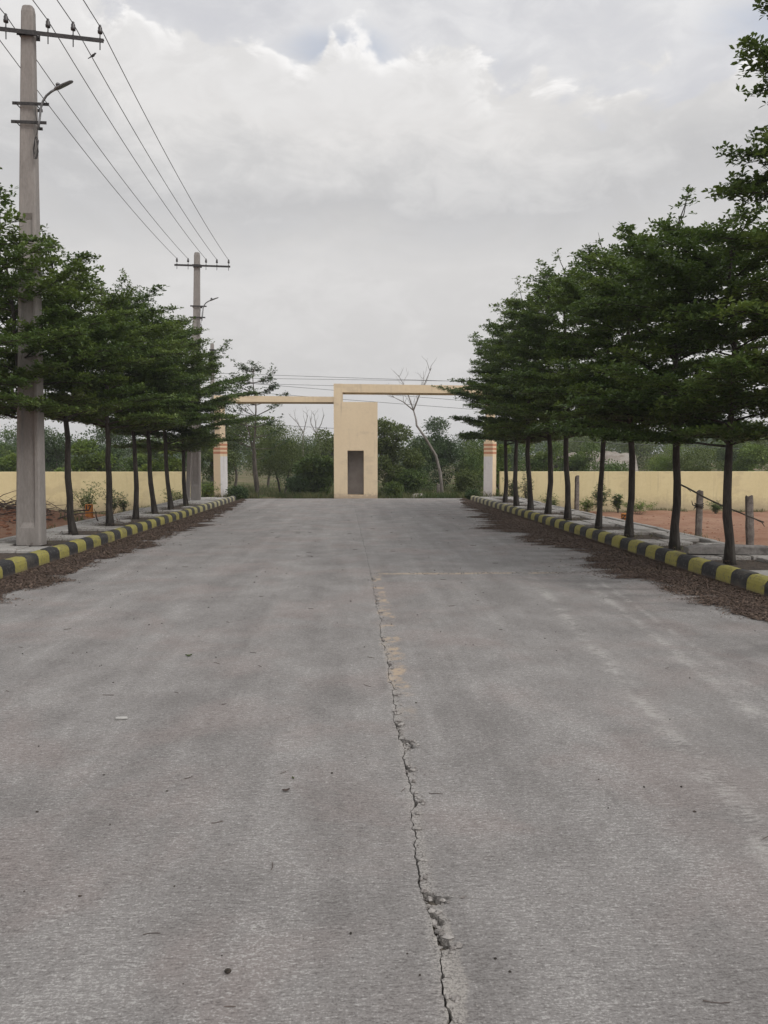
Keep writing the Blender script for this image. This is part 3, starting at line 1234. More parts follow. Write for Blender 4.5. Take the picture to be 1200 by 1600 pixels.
# brace bar of the third pole
mb = MB()
mb.tube([M3.inverted() @ at(312, 540, 41.7), M3.inverted() @ at(331, 566, 41.7)], .03, 6)
mb.build('brace', M_iron, p3)


def street_lamp(Mx, label, wz, y_out=-.16):
    """bracket lamp clamped on a pole; built in the pole's own frame"""
    e = empty('street_lamp', Mx.translation, label, 'street lamp', 'bracket street lamps on the power poles', Mx.to_euler())
    z1, z2 = wz
    for zc, xa, xb in ((z1, -.20, .36), (z2, -.22, .32)):
        mb = MB()
        mb.box(xa, xb, -.135, -.122, zc - .02, zc + .025)
        mb.box(-.16, .17, .098, .111, zc - .02, zc + .025)
        for xx in (-.145, .155):
            mb.tube([(xx, -.16, zc), (xx, .14, zc)], .008, 6)
        mb.build('clamp', M_iron, e)
    y = y_out
    pts = [(.205, y, z2 - .12), (.225, y, z2 + .02), (.25, y, z1 - .06), (.285, y - .01, z1 + .03), (.345, y - .03, z1 + .105), (.43, y - .06, z1 + .155), (.53, y - .10, z1 + .19)]
    mb = MB()
    mb.tube(pts, .018, 8)
    mb.build('arm', M_galv, e, True)
    a, b = Vector(pts[-1]), Vector((.80, y - .18, z1 + .275))
    dv = (b - a).normalized()
    up = Vector((0, 0, 1))
    sv = dv.cross(up).normalized()
    nv = sv.cross(dv)
    mb = MB()
    rings = []
    for f, w, h in ((-.12, .022, .022), (-.05, .03, .025), (.10, .042, .024), (.5, .046, .017), (.9, .04, .012), (1.0, .02, .007)):
        q = a + (b - a) * f
        rings.append([q + sv * (w * math.cos(2 * PI * k / 10)) + nv * (h * math.sin(2 * PI * k / 10)) for k in range(10)])
    mb.loft(rings)
    hd = mb.build('lamp_head', M_galv, e, True)
    mb = MB()
    q = a + (b - a) * .12 + nv * .035
    mb.tube([q, q + nv * .02, q + nv * .035], [.035, .035, .02], 10)
    mb.build('photocell', M_galv, hd, True)
    # slack feed cable hanging in loops
    mb = MB()
    rng = random.Random(8)
    cx, cz = .175, z2 - .38
    pts = [(.215, y - .01, z2 - .05), (.20, y - .02, z2 - .15)]
    for k in range(26):
        an = k * .9
        pts.append((cx + .03 * math.sin(an) + rng.uniform(-.012, .012), y - .01 + .02 * math.cos(an * .7), cz + .17 * math.cos(an) - .01 * (k % 5)))
    mb.tube(pts, .0055, 5)
    mb.build('cable', M_iron, e)
    mb = MB()
    mb.tube([(.15, y + .02, z1 - .0), (.165, y, z1 - .15), (.21, y - .01, z2 - .09)], .005, 5)
    mb.build('cable', M_iron, e)


street_lamp(M1, 'grey bracket street lamp clamped high on the near power pole above a coiled cable', (6.90, 6.62))
street_lamp(M2, 'small bracket street lamp clamped on the farther power pole', (6.70, 6.32))

NAMES = ['leftmost and lowest of the five', 'second from the left, behind the near pole',
         'middle one of the five', 'the one with the small bird on it', 'rightmost, from the tip of the near crossarm']
BIRD = None
for k in range(5):
    a, b = tips1[k], tips2[k]
    p0 = Vector((P0[0] + INS[k], P0[1], a.z))
    pts = []
    for q0, q1, sag, n in ((p0, a, .12, 12), (a, b, .20, 28)):
        for i in range(n + 1):
            f = i / n
            if i == 0 and pts:
                continue
            pt = q0.lerp(q1, f)
            pt.z -= sag * 4 * f * (1 - f)
            pts.append(pt)
    mb = MB()
    mb.tube(pts, .0075, 5)
    o = mb.build('power_cable', M_wire, None, True)
    tag(o, 'overhead cable between the power poles, ' + NAMES[k], 'cable', 'overhead cables between the power poles')
    if k == 3:
        best = None
        for i in range(len(pts) - 1):
            for f in np.linspace(0, 1, 12):
                q = pts[i].lerp(pts[i + 1], f)
                d = CR.transposed() @ (q - EYE)
                if d.z > -.5:
                    continue
                py = 800 + F * d.y / d.z
                if best is None or abs(py - 90) < best[0]:
                    best = (abs(py - 90), q.copy())
        BIRD = best[1]

# cables crossing behind the gate
rows = [((300, 582), (900, 602), 46, 'uppermost thin cable crossing behind the gate'), ((300, 590), (900, 598), 47, 'thin cable crossing just above the upper gate beam'),
        ((300, 592), (900, 640), 45, 'steeply slanting cable passing behind the booth tower'), ((330, 598), (900, 612), 48, 'thin cable crossing level with the upper gate beam'),
        ((300, 606), (900, 652), 45.5, 'lowest cable seen in the gap over the booth tower'), ((560, 672), (900, 690), 50, 'faint cable crossing in front of the bushes right of the booth')]
for (xa, ya), (xb, yb), Y, lab in rows:
    A = at(xa, ya, Y)
    B = at(xb, yb, Y)
    A2 = A + (A - B) * 1.0
    B2 = B + (B - A) * 1.0
    pts = []
    for i in range(25):
        f = i / 24
        q = A2.lerp(B2, f)
        q.z -= .15 * (1 - (2 * f - 1) ** 2) - .15
        pts.append(q)
    mb = MB()
    mb.tube(pts, .012, 5)
    o = mb.build('power_cable', M_wire, None, True)
    tag(o, lab, 'cable', 'cables crossing beyond the gate')

# the bird on the cable
mb = MB()
n = 10
prof = [(-.088, .002, .004, -.016), (-.07, .010, .004, -.012), (-.03, .012, .006, -.004), (-.012, .018, .014, .0), (.012, .024, .021, .004), (.034, .022, .02, .010), (.048, .014, .014, .018),
        (.058, .0155, .0155, .024), (.068, .013, .013, .026), (.076, .006, .006, .025), (.092, .001, .001, .023)]
mb.loft([[(u, w * math.cos(2 * PI * k / n), c + h * math.sin(2 * PI * k / n)) for k in range(n)] for u, w, h, c in prof])
bo = mb.build('bird', simple('dark_plumage', (0.03, 0.03, 0.032), (0.07, 0.065, 0.06), 60, .7, .2, .003), None, True)
bo.location = BIRD + Vector((0, 0, .024))
bo.rotation_euler = (0, R(-12), R(-14))
tag(bo, 'small dark long-tailed bird perched on an overhead cable', 'bird')


# ------------------------------------------------------------------ vegetation beyond the gate and walls
M_bark2 = simple('grey_bark', (0.075, 0.062, 0.05), (0.15, 0.13, 0.11), 8, .9, .8, .015, (1, 1, .25))
M_dead = simple('bleached_deadwood', (0.15, 0.135, 0.12), (0.25, 0.23, 0.21), 8, .9, .6, .01, (1, 1, .25))
LV = {
    'olive': leafmat('olive_leaves', (0.078, 0.109, 0.030), (0.132, 0.167, 0.046), (0.116, 0.151, 0.035), .25, .6),
    'mid': leafmat('mid_green_leaves', (0.059, 0.105, 0.025), (0.106, 0.164, 0.038), (0.139, 0.187, 0.038), .25, .55),
    'dark': leafmat('dark_green_leaves', (0.034, 0.066, 0.024), (0.060, 0.103, 0.033), (0.076, 0.113, 0.033), .2, .55),
    'fresh': leafmat('fresh_green_leaves', (0.093, 0.152, 0.025), (0.155, 0.221, 0.041), (0.186, 0.235, 0.039), .3, .55),
}


def meshobj(name, mb, mat, smooth=True):
    me = bpy.data.meshes.new(name)
    me.from_pydata(mb.v, [], mb.f)
    me.materials.append(mat)
    me.polygons.foreach_set('use_smooth', [smooth] * len(me.polygons))
    me.update()
    return me


def limb(mb, p, d, L, r, rng, depth, tips, bend=.25, split=(2, 3), up=.15, shrink=.68, spread=.65, sides=6):
    """recursive bent limbs; tips collects (point, direction)"""
    pts = [p.copy()]
    rad = [r]
    n = 5
    q = p.copy()
    dd = d.normalized()
    for i in range(n):
        dd = (dd + Vector((rng.uniform(-bend, bend), rng.uniform(-bend, bend), rng.uniform(-bend, bend) + up * .4))).normalized()
        q = q + dd * (L / n)
        pts.append(q.copy())
        rad.append(r * (1 - (1 - shrink) * (i + 1) / n))
    mb.tube(pts, rad, sides if depth > 1 else 4, False)
    if depth == 0:
        tips.append((q, dd))
        return
    k = rng.randint(*split)
    ph = rng.uniform(0, 2 * PI)
    a = dd.orthogonal().normalized()
    b = dd.cross(a)
    for j in range(k):
        an = ph + 2 * PI * j / k + rng.uniform(-.5, .5)
        sp = spread * rng.uniform(.5, 1.2)
        nd = dd * math.cos(sp) + (a * math.cos(an) + b * math.sin(an)) * math.sin(sp)
        nd.z += up
        limb(mb, q, nd, L * shrink * rng.uniform(.75, 1.15), rad[-1] * .8, rng, depth - 1, tips, bend, split, up, shrink, spread, sides)
    if depth >= 1:
        tips.append((pts[3], dd))


def shell_leaves(C, Rd, n, nrg, ln, wid=.5):
    """leaves spread over and through squashed clumps; C (k,3), Rd (k,3)"""
    vol = Rd[:, 0] * Rd[:, 1] + Rd[:, 0] * Rd[:, 2]
    idx = nrg.choice(len(C), n, p=vol / vol.sum())
    d = nrg.normal(0, 1, (n, 3))
    d /= np.linalg.norm(d, axis=1)[:, None]
    rr = nrg.random(n) ** .35
    # ragged clump surface
    rag = 1 + .22 * np.sin(d[:, 0] * 5 + idx * 1.7) * np.cos(d[:, 1] * 6 + d[:, 2] * 4 + idx)
    P = C[idx] + d * Rd[idx] * (rr * rag)[:, None]
    L = nrg.uniform(ln * .6, ln * 1.25, n)
    dirv = d * .7 + nrg.normal(0, .6, (n, 3))
    dirv[:, 2] -= .1
    dirv /= np.linalg.norm(dirv, axis=1)[:, None]
    s = np.cross(dirv, nrg.normal(0, 1, (n, 3)) + np.array([0, 0, 1.2]))
    s /= np.linalg.norm(s, axis=1)[:, None] + 1e-9
    w = (L * wid * .5)[:, None]
    mid = P + dirv * (L * .55)[:, None]
    return np.stack([P, mid + s * w, P + dirv * L[:, None], mid - s * w], 1)


def bushy(seed, H, W, mat, n=5000, ln=.13, low=.0, stem=.09, k=14, wid=.5, depth=2, stems=1, bark=None, gap=1.0):
    """broadleaf tree or shrub: limbs carrying ragged clumps of leaves from height low*H up"""
    rng = random.Random(seed)
    nrg = np.random.default_rng(seed)
    mb = MB()
    tips = []
    for i in range(stems):
        a = rng.uniform(0, 2 * PI)
        o = Vector((.10 * math.cos(a) * (stems > 1), .10 * math.sin(a) * (stems > 1), -.15))
        dirv = Vector((math.cos(a) * .25 * (stems > 1) + rng.uniform(-.1, .1), math.sin(a) * .25 * (stems > 1) + rng.uniform(-.1, .1), 1))
        limb(mb, o, dirv, H * (.34 + .12 * low), stem, rng, depth, tips, .16, (2, 3), .22, .70, .75)
    C, Rd = [], []
    for (q, d) in tips:
        f = min(1, max(0, q.z / H))
        if q.z < H * low:
            continue
        r = W * rng.uniform(.13, .22)
        C.append((q.x, q.y, min(q.z, H - r * .5)))
        Rd.append((r, r, r * rng.uniform(.6, .85)))
    while len(C) < k:
        z = H * (low + (1 - low) * rng.random())
        f = (z / H - low) / max(.01, 1 - low)
        rad = W * .5 * math.sqrt(max(.04, 1 - (2 * (f * .88 + .0) - .75) ** 2)) * math.sqrt(rng.random())
        a = rng.uniform(0, 2 * PI)
        r = W * rng.uniform(.11, .24)
        C.append((rad * math.cos(a), rad * math.sin(a), min(max(z, r * .5), H - r * .6)))
        Rd.append((r, r, r * rng.uniform(.55, .85)))
    C, Rd = np.array(C), np.array(Rd)
    V = shell_leaves(C, Rd, int(n * 1.7), nrg, ln, wid)
    V = V[V[:, :, 2].min(1) > .01]
    return meshobj('trunk', mb, bark or M_bark2), quads('crown', V, mat)


def grow(name, x, y, meshes, label, cat, group=None, rz=0.0, z=None, sc=1.0):
    e = empty(name, (x, y, ground_z(x, y) if z is None else z), label, cat, group, (0, 0, rz))
    e.scale = (sc, sc, sc)
    if meshes[0] is not None:
        link('trunk' if 'tree' in name else 'stem', meshes[0], e)
    if meshes[1] is not None:
        link('crown' if 'tree' in name else 'foliage', meshes[1], e)
    return e


def hfor(px, topy, Y):
    p = at(px, topy, Y)
    return p.x, p.z - ground_z(p.x, Y)


GB = 'trees and shrubs growing beyond the gate'
GW = 'trees and shrubs growing beyond the boundary wall'


# slender tree with loose round leaf tufts
def tall_sparse():
    rng = random.Random(77)
    nrg = np.random.default_rng(77)
    Y = 36
    x, H = hfor(398, 566, Y)
    mb = MB()
    pts = [Vector((0, 0, -.2))]
    for i in range(1, 13):
        pts.append(Vector((rng.uniform(-.05, .05) + .06 * math.sin(i), rng.uniform(-.05, .05), H * .97 * i / 12)))
    mb.tube(pts, [.085 * (1 - .85 * i / 12) for i in range(13)], 7)
    # a second, paler stem from low down
    mb.tube([(0, 0, .3), (-.10, .05, 1.2), (-.12, .05, 2.2), (-.30, 0, 3.1), (-.55, 0, 3.7)], [.05, .055, .045, .03, .015], 6)
    P = []
    for z0 in np.linspace(2.0, H * .97, 24):
        f = (z0 - 2.0) / (H - 2.0)
        for q in range(2):
            a = rng.uniform(0, 2 * PI)
            L = (2.0 * (1 - f) ** .7 + .5) * rng.uniform(.5, 1.0)
            i = min(11, int(z0 / (H * .97) * 12))
            o = pts[i].lerp(pts[i + 1], .5)
            tip = o + Vector((math.cos(a) * L, math.sin(a) * L, L * rng.uniform(.15, .6)))
            mid = o.lerp(tip, .5) + Vector((0, 0, -.08 + rng.uniform(-.1, .1)))
            mb.tube([o, mid, tip], [.02, .013, .005], 4, False)
            for g in (.55, .75, .9, 1.0):
                c = o.lerp(mid, g * 2) if g < .5 else mid.lerp(tip, g * 2 - 1)
                P += [(c.x + rng.gauss(0, .10), c.y + rng.gauss(0, .10), c.z + rng.gauss(0, .07)) for _ in range(rng.choice((3, 5, 8)))]
    V = leaf_quads(np.array(P), None, nrg, (.09, .16), .62, 4, .2)
    grow('slender_tree', x, Y, (meshobj('trunk', mb, M_bark2), quads('crown', V, LV['dark'])), 'tall slender tree with loose tufts of leaves rising past the lower beam', 'tree', GB)


tall_sparse()


def tree_at(px, topy, Y, seed, wpx, mat, label, name='bushy_tree', cat='tree', group=GB, **kw):
    x, H = hfor(px, topy, Y)
    W = wpx * Y / F
    return grow(name, x, Y, bushy(seed, H, W, LV[mat], **kw), label, cat, group)


# beyond the gate, left of the booth
tree_at(441, 668, 40, 101, 125, 'olive', 'small feathery tree on two dark stems left of the booth', low=.40, n=16000, ln=.085, stems=2, k=34, wid=.4, stem=.06, bark=M_bark)
tree_at(492, 692, 36, 102, 78, 'mid', 'big leafy light-green shrub growing against the booth tower', 'leafy_shrub', 'shrub', n=5500, ln=.15, wid=.6, stem=.05, stems=3, k=22)
tree_at(462, 735, 35.0, 119, 52, 'dark', 'low dark shrub at the foot of the light-green shrub by the booth', 'leafy_shrub', 'shrub', n=2600, ln=.12, stem=.03, stems=3, k=12)
tree_at(365, 655, 46, 103, 105, 'olive', 'loose olive tree standing behind the striped left gate column', low=.2, n=7000, ln=.13, k=20)
tree_at(418, 660, 50, 104, 80, 'olive', 'pale olive tree behind the slender tree and the two-stemmed tree', low=.25, n=5000, ln=.13, k=16)
tree_at(512, 672, 48, 105, 70, 'olive', 'rounded olive tree top showing over the shrub against the booth', low=.1, n=5000, ln=.14, k=16)
tree_at(470, 686, 62, 106, 90, 'dark', 'distant dark tree seen between the two-stemmed tree and the booth', low=.1, n=5000, ln=.16, k=16)
tree_at(372, 752, 31.6, 107, 52, 'dark', 'dense dark weed bush at the end of the left kerb', 'leafy_shrub', 'shrub', n=2600, ln=.085, stem=.02, stems=4, k=12)
# right of the booth
tree_at(616, 655, 38, 111, 82, 'olive', 'tall leafy tree directly right of the booth tower', n=9000, ln=.13, k=26, low=.05)
tree_at(690, 655, 46, 112, 88, 'dark', 'dark round-topped tree behind the leaning dead tree', n=8000, ln=.13, k=24, low=.1)
tree_at(650, 682, 43, 113, 75, 'dark', 'dark tree filling the space between the tall leafy and round-topped trees', n=6000, ln=.13, k=20)
tree_at(738, 686, 45, 114, 80, 'mid', 'green tree beside the striped right gate column', n=6500, ln=.12, k=20)
tree_at(722, 725, 37.5, 115, 62, 'olive', 'olive shrub between the dead tree and the right gate column', 'leafy_shrub', 'shrub', n=4000, ln=.10, stem=.03, stems=3, k=18)
tree_at(645, 722, 37, 116, 70, 'mid', 'leafy shrub between the booth and the leaning dead tree', 'leafy_shrub', 'shrub', n=4200, ln=.12, stem=.03, stems=3, k=18)
tree_at(612, 744, 34.8, 117, 50, 'mid', 'low tangled weed bush at the right foot of the booth', 'leafy_shrub', 'shrub', n=2200, ln=.10, stem=.02, stems=4, k=14)
tree_at(742, 757, 31.0, 118, 34, 'dark', 'small weed bush at the far end of the right kerb', 'leafy_shrub', 'shrub', n=1500, ln=.07, stem=.015, stems=4, k=10)
tree_at(790, 668, 60, 131, 110, 'dark', 'far dark tree behind the right gate column', n=5000, ln=.17, k=18)


def dead_tree(label, pts_px, Y, r0, seed, forks, group=GB):
    """bare tree drawn along its leaning stem, limbs branching on"""
    rng = random.Random(seed)
    base = at(*pts_px[0], Y)
    e = empty('bare_tree', (base.x, Y, ground_z(base.x, Y)), label, 'tree', group)
    P = [at(px, py, Y + .25 * math.sin(i * 1.3)) - Vector(e.location) for i, (px, py) in enumerate(pts_px)]
    P[0].z = -.15
    mb = MB()
    n = len(P)
    mb.tube(P, [r0 * (1 - .62 * i / (n - 1)) for i in range(n)], 7)
    for start, path, r in forks:
        Q = [P[start]] + [at(px, py, Y + .3 * math.sin(i * 2 + start)) - Vector(e.location) for i, (px, py) in enumerate(path)]
        mb.tube(Q, [r * (1 - .75 * i / (len(Q) - 1)) for i in range(len(Q))], 5, False)
        for i in range(1, len(Q)):
            for k in range(2):
                d = (Q[i] - Q[i - 1]).normalized() + Vector((rng.uniform(-.8, .8), rng.uniform(-.8, .8), rng.uniform(0, .7)))
                limb(mb, Q[i - 1].lerp(Q[i], rng.random()), d, rng.uniform(.3, .7), r * .32, rng, 1, [], .25, (1, 2), .1, .6, .5, 4)
    link('trunk', meshobj('trunk', mb, M_dead), e)


dead_tree('bare leaning dead tree whose forked top rises above the upper beam', [(692, 780), (688, 740), (681, 712), (665, 685), (651, 665), (650, 655), (646, 641)], 36, .085, 5,
          [(6, [(630, 628), (608, 617)], .035), (6, [(636, 612), (628, 596), (622, 586)], .032), (6, [(655, 618), (664, 598), (674, 575)], .04), (6, [(661, 600), (662, 580)], .022)])
dead_tree('small bare grey tree far off, nearer the booth of two', [(503, 715), (500, 690), (494, 678)], 60, .10, 6, [(2, [(502, 662), (506, 648)], .05), (2, [(486, 662), (484, 650)], .045), (2, [(493, 660), (490, 645)], .04)])
dead_tree('small bare grey tree far off beside the feathery tree', [(474, 715), (473, 690), (474, 676)], 58, .09, 7, [(2, [(464, 660), (452, 648)], .05), (2, [(478, 660), (481, 648)], .045)])

# beyond the right wall
RW = [
    (792, 694, 39, 60, 'fresh', 'bright green bush over the wall next to the right gate column', {}),
    (846, 684, 42, 85, 'mid', 'leafy green tree over the right wall between the farthest row trunks', {}),
    (905, 690, 44, 70, 'mid', 'green bush over the right wall left of the pale bank', {}),
    (952, 722, 42, 110, 'mid', 'low wide bush in front of the pale bank over the right wall', {}),
    (1000, 668, 75, 130, 'olive', 'hazy olive tree above the pale bank', {}),
    (905, 672, 78, 120, 'olive', 'far olive tree left of and above the pale bank', {}),
    (1040, 690, 41, 95, 'fresh', 'fresh green feathery tree over the right wall before the fence posts', dict(ln=.09, wid=.35, n=9000)),
    (1095, 700, 39, 85, 'olive', 'olive bush over the right wall above the lone fence post', dict(ln=.10)),
    (1130, 678, 60, 120, 'mid', 'broad green tree farther behind the olive bush over the right wall', {}),
    (1172, 697, 40, 80, 'fresh', 'bright bush over the right wall near the right edge', {}),
    (1215, 674, 50, 110, 'olive', 'olive tree over the right wall at the right edge', {}),
]
for i, (px, ty, Y, w, mt, lab, kw) in enumerate(RW):
    a = dict(n=6000, ln=.13 * max(1, Y / 48), k=20, low=.05)
    a.update(kw)
    tree_at(px, ty, Y, 200 + i, w, mt, lab, group=GW, **a)
LW = [
    (8, 672, 52, 90, 'mid', 'green tree over the left wall at the left edge', {}),
    (20, 708, 39, 70, 'fresh', 'bright bush over the left wall left of the big concrete pole', {}),
    (85, 668, 46, 95, 'dark', 'dark tree over the left wall right of the big concrete pole', {}),
    (128, 690, 39, 80, 'fresh', 'yellow-green leafy bush over the left wall behind the leaning trunk', dict(ln=.15, wid=.6)),
    (178, 664, 47, 95, 'dark', 'dark dense tree over the left wall behind the upright trunk', {}),
    (222, 680, 40, 80, 'mid', 'mid-green tree over the left wall behind the middle row trunks', {}),
    (262, 684, 38.5, 70, 'fresh', 'light-green leafy tree over the left wall before the far pole', dict(ln=.15, wid=.6)),
    (305, 668, 48, 90, 'mid', 'green tree over the left wall behind the far concrete pole', {}),
    (335, 672, 42, 60, 'olive', 'olive tree just left of the striped left gate column', {}),
    (40, 664, 80, 130, 'dark', 'far dark tree beyond the left wall behind the big concrete pole', {}),
    (-50, 690, 40, 110, 'mid', 'green tree past the left edge, one side showing over the wall', {}),
]
for i, (px, ty, Y, w, mt, lab, kw) in enumerate(LW):
    a = dict(n=6000, ln=.13 * max(1, Y / 48), k=20, low=.05)
    a.update(kw)
    tree_at(px, ty, Y, 300 + i, w, mt, lab, group=GW, **a)


def far_wood():
    nrg = np.random.default_rng(9)
    n = 420
    Y = nrg.uniform(95, 210, n)
    X = nrg.uniform(-1, 1, n) * (Y * .75 + 10)
    H = nrg.uniform(3.0, 6.5, n) * (.75 + Y / 500)
    C, Rd = [], []
    for x, y, h in zip(X, Y, H):
        g = ground_z(x, y)
        for k in range(3):
            r = h * nrg.uniform(.28, .45)
            C.append((x + nrg.normal(0, h * .3), y + nrg.normal(0, h * .3), g + h * nrg.uniform(.25, .72)))
            Rd.append((r * 1.2, r * 1.2, r * .8))
    V = shell_leaves(np.array(C), np.array(Rd), 240000, nrg, .36, .6)
    o = link('far_woods', quads('far_woods', V, LV['dark']))
    tag(o, kind='stuff')


far_wood()


def bank():
    """pale bare earth bank on the rise beyond the right wall"""
    m = simple('bare_bank_earth', (0.26, 0.22, 0.18), (0.46, 0.42, 0.37), 1.2, .95, .8, .1, (1, 1, 3), cc=(0.10, 0.11, 0.05))
    A = at(886, 712, 58)
    B = at(996, 712, 58)
    mb = MB()
    n = 24
    for i in range(n + 1):
        f = i / n
        x = A.x + (B.x - A.x) * f
        e = math.sin(PI * f) ** .5
        zt = at(940, 705.5, 58).z + .12 * nA(i * .7) - .3 * (1 - e)
        zb = ground_z(x, 57) - .1
        mb.v += [(x, 56.6 + .5 * nB(i * .5), zb), (x, 57.6 + .3 * nC(i * .8), (zb + zt) / 2 + .1 * nA(i)), (x, 58.4, zt), (x, 61.5, zt - .2), (x, 63, zb - .5)]
    for i in range(n):
        for j in range(4):
            a = i * 5 + j
            mb.f.append((a, a + 5, a + 6, a + 1))
            mb.mi.append(0)
    o = mb.build('hill', m, None, True)
    tag(o, kind='structure')


bank()


def blades(name, P, nrg, h, w, mat):
    n = len(P)
    a = nrg.random(n) * 2 * PI
    L = nrg.uniform(h * .5, h * 1.2, n)
    tilt = nrg.normal(0, .35, (n, 2))
    d = np.stack([tilt[:, 0], tilt[:, 1], np.ones(n)], 1) * L[:, None]
    s = np.stack([np.cos(a), np.sin(a), np.zeros(n)], 1) * w
    V = np.stack([P - s, P + s, P + d * .7 + s * .6 + np.stack([tilt[:, 0], tilt[:, 1], np.zeros(n)], 1) * (L * .1)[:, None], P + d * np.array([1.15, 1.15, .95])], 1)
    return quads(name, V, mat)


def grasses():
    nrg = np.random.default_rng(21)
    Mg = leafmat('wild_grass', (0.080, 0.105, 0.035), (0.170, 0.150, 0.070), (0.060, 0.095, 0.028), .25, .7)
    # rough growth at the end of the road and out into the field
    n = 26000
    Y = 32.0 + 26 * nrg.random(n) ** 2.2
    X = nrg.uniform(-9, 9, n)
    keep = np.array([nA(x * .9 + y * .35) + .6 * nB(x * 2.3 - y) > -.35 for x, y in zip(X, Y)])
    keep &= ~((X > -1.0) & (X < 1.1) & (Y < 34))
    X, Y = X[keep], Y[keep]
    P = np.array([(x, y, ground_z(x, y) - .02) for x, y in zip(X, Y)])
    o = link('wild_grass', blades('wild_grass', P, nrg, .34, .012, Mg))
    tag(o, kind='stuff')
    # thin grass along the foot of the walls and the pavement edges
    PP = []
    for side in (-1, 1):
        for k in range(2600):
            x = side * nrg.uniform(6.3, 19)
            y = WALL_Y - .1 - abs(nrg.normal(0, .25))
            if nA(x * 1.3) + .5 * nB(x * 4) > .05:
                PP.append((x, y, ground_z(x, y) - .01))
        for k in range(1500):
            x = side * (6.02 + abs(nrg.normal(0, .2)))
            y = nrg.uniform(9, 31)
            if nA(y * 1.1 + side * 7) > .25:
                PP.append((x, y, ground_z(x, y) - .01))
    o = link('wild_grass', blades('wild_grass', np.array(PP), nrg, .16, .007, Mg))
    tag(o, kind='stuff')
    # a few blades in the tree pits
    PP = []
    for side, tx, ts in ((1, TRX, TREES_R), (-1, TLX, TREES_L)):
        for ty in ts:
            if nrg.random() < .6:
                for k in range(int(nrg.integers(15, 60))):
                    PP.append((tx + nrg.normal(0, .16), ty + nrg.normal(0, .16), PZ - .05))
    o = link('wild_grass', blades('wild_grass', np.array(PP), nrg, .10, .004, Mg))
    tag(o, kind='stuff')


grasses()


def weed(px, py, Y, h, w, mat, label, seed, twiggy=0, n=260, ln=.07):
    rng = random.Random(seed)
    nrg = np.random.default_rng(seed)
    p = at(px, py, Y)
    x, y = p.x, Y
    mb = MB()
    P = []
    for k in range(7 + twiggy):
        a = rng.uniform(0, 2 * PI)
        hh = h * rng.uniform(.55, 1.0) * (1.35 if k < twiggy else 1)
        t = Vector((math.cos(a) * w * .5 * rng.random() * 1.2, math.sin(a) * w * .5 * rng.random(), hh))
        m = t * .5 + Vector((0, 0, .1 * h))
        mb.tube([(0, 0, -.08), m, t], [.010, .007, .003], 4, False)
        if k >= twiggy or rng.random() < .5:
            for q in range(n // 13):
                f = .25 + .75 * rng.random()
                c = (m * (f * 2) if f < .5 else m.lerp(t, f * 2 - 1))
                P.append((c.x + rng.gauss(0, w * .10), c.y + rng.gauss(0, w * .10), max(.03, c.z + rng.gauss(0, h * .07))))
    V = leaf_quads(np.array(P), None, nrg, (ln * .7, ln * 1.3), .55, 5, .3)
    return grow('weed_plant', x, y, (meshobj('stem', mb, M_bark2), quads('foliage', V, LV[mat])), label, 'plant', 'weeds growing along the boundary walls')


weed(137, 790, 30.5, 1.05, 1.3, 'mid', 'bushy weed with bare twigs before the left wall by the orange marker', 1, 6, 500)
weed(174, 792, 31, .95, .95, 'dark', 'round dark weed bush at the left wall behind the upright trunk', 2, 0, 620)
weed(193, 795, 31.5, .55, .6, 'dark', 'little dark weed at the left wall, right of the round bush', 3, 0, 260)
weed(276, 790, 31.5, .75, 1.4, 'olive', 'loose olive weed at the left wall before the far pole', 4, 3, 380)
weed(325, 775, 31.2, .75, 1.1, 'fresh', 'leafy weed at the foot of the striped left gate column', 5, 0, 560)
weed(800, 785, 31.5, .95, .7, 'dark', 'dark weed at the right wall near the striped gate column', 6, 0, 420)
weed(822, 785, 31.6, 1.2, .9, 'dark', 'dry twiggy weed leaning on the right wall near its column end', 7, 5, 200)
weed(868, 790, 31.5, .75, 1.2, 'mid', 'low spreading weed at the right wall between two row trunks', 8, 0, 420)
weed(918, 796, 30.8, .70, 1.0, 'fresh', 'fresh low weed at the right wall beside the distant stone post', 9, 0, 460)
weed(938, 796, 30.8, 1.25, .6, 'mid', 'tallest upright weed at the right wall behind a row trunk', 10, 2, 420, .09)
weed(966, 797, 30.5, .85, .45, 'mid', 'upright weed with broad leaves at the right wall above the plot marker', 11, 0, 260, .10)
weed(998, 798, 30.5, .55, 1.5, 'fresh', 'sprawling green weed at the right wall right of the plot marker', 12, 0, 480)
weed(1118, 799, 31, .55, .9, 'mid', 'small green clump at the right wall between the two near fence posts', 13, 0, 420)

# ------------------------------------------------------------------ posts, stones and odds and ends
M_granite = simple('weathered_granite', (0.11, 0.095, 0.085), (0.22, 0.20, 0.18), 9, .9, .9, .015, cc=(0.07, 0.06, 0.055))
M_mark = simple('orange_marker_paint', (0.42, 0.155, 0.03), (0.52, 0.21, 0.05), 14, .8, .4, .006, cc=(0.30, 0.13, 0.05))
M_black = simple('black_lettering', (0.03, 0.025, 0.022), (0.05, 0.04, 0.035), 30, .8, 0)


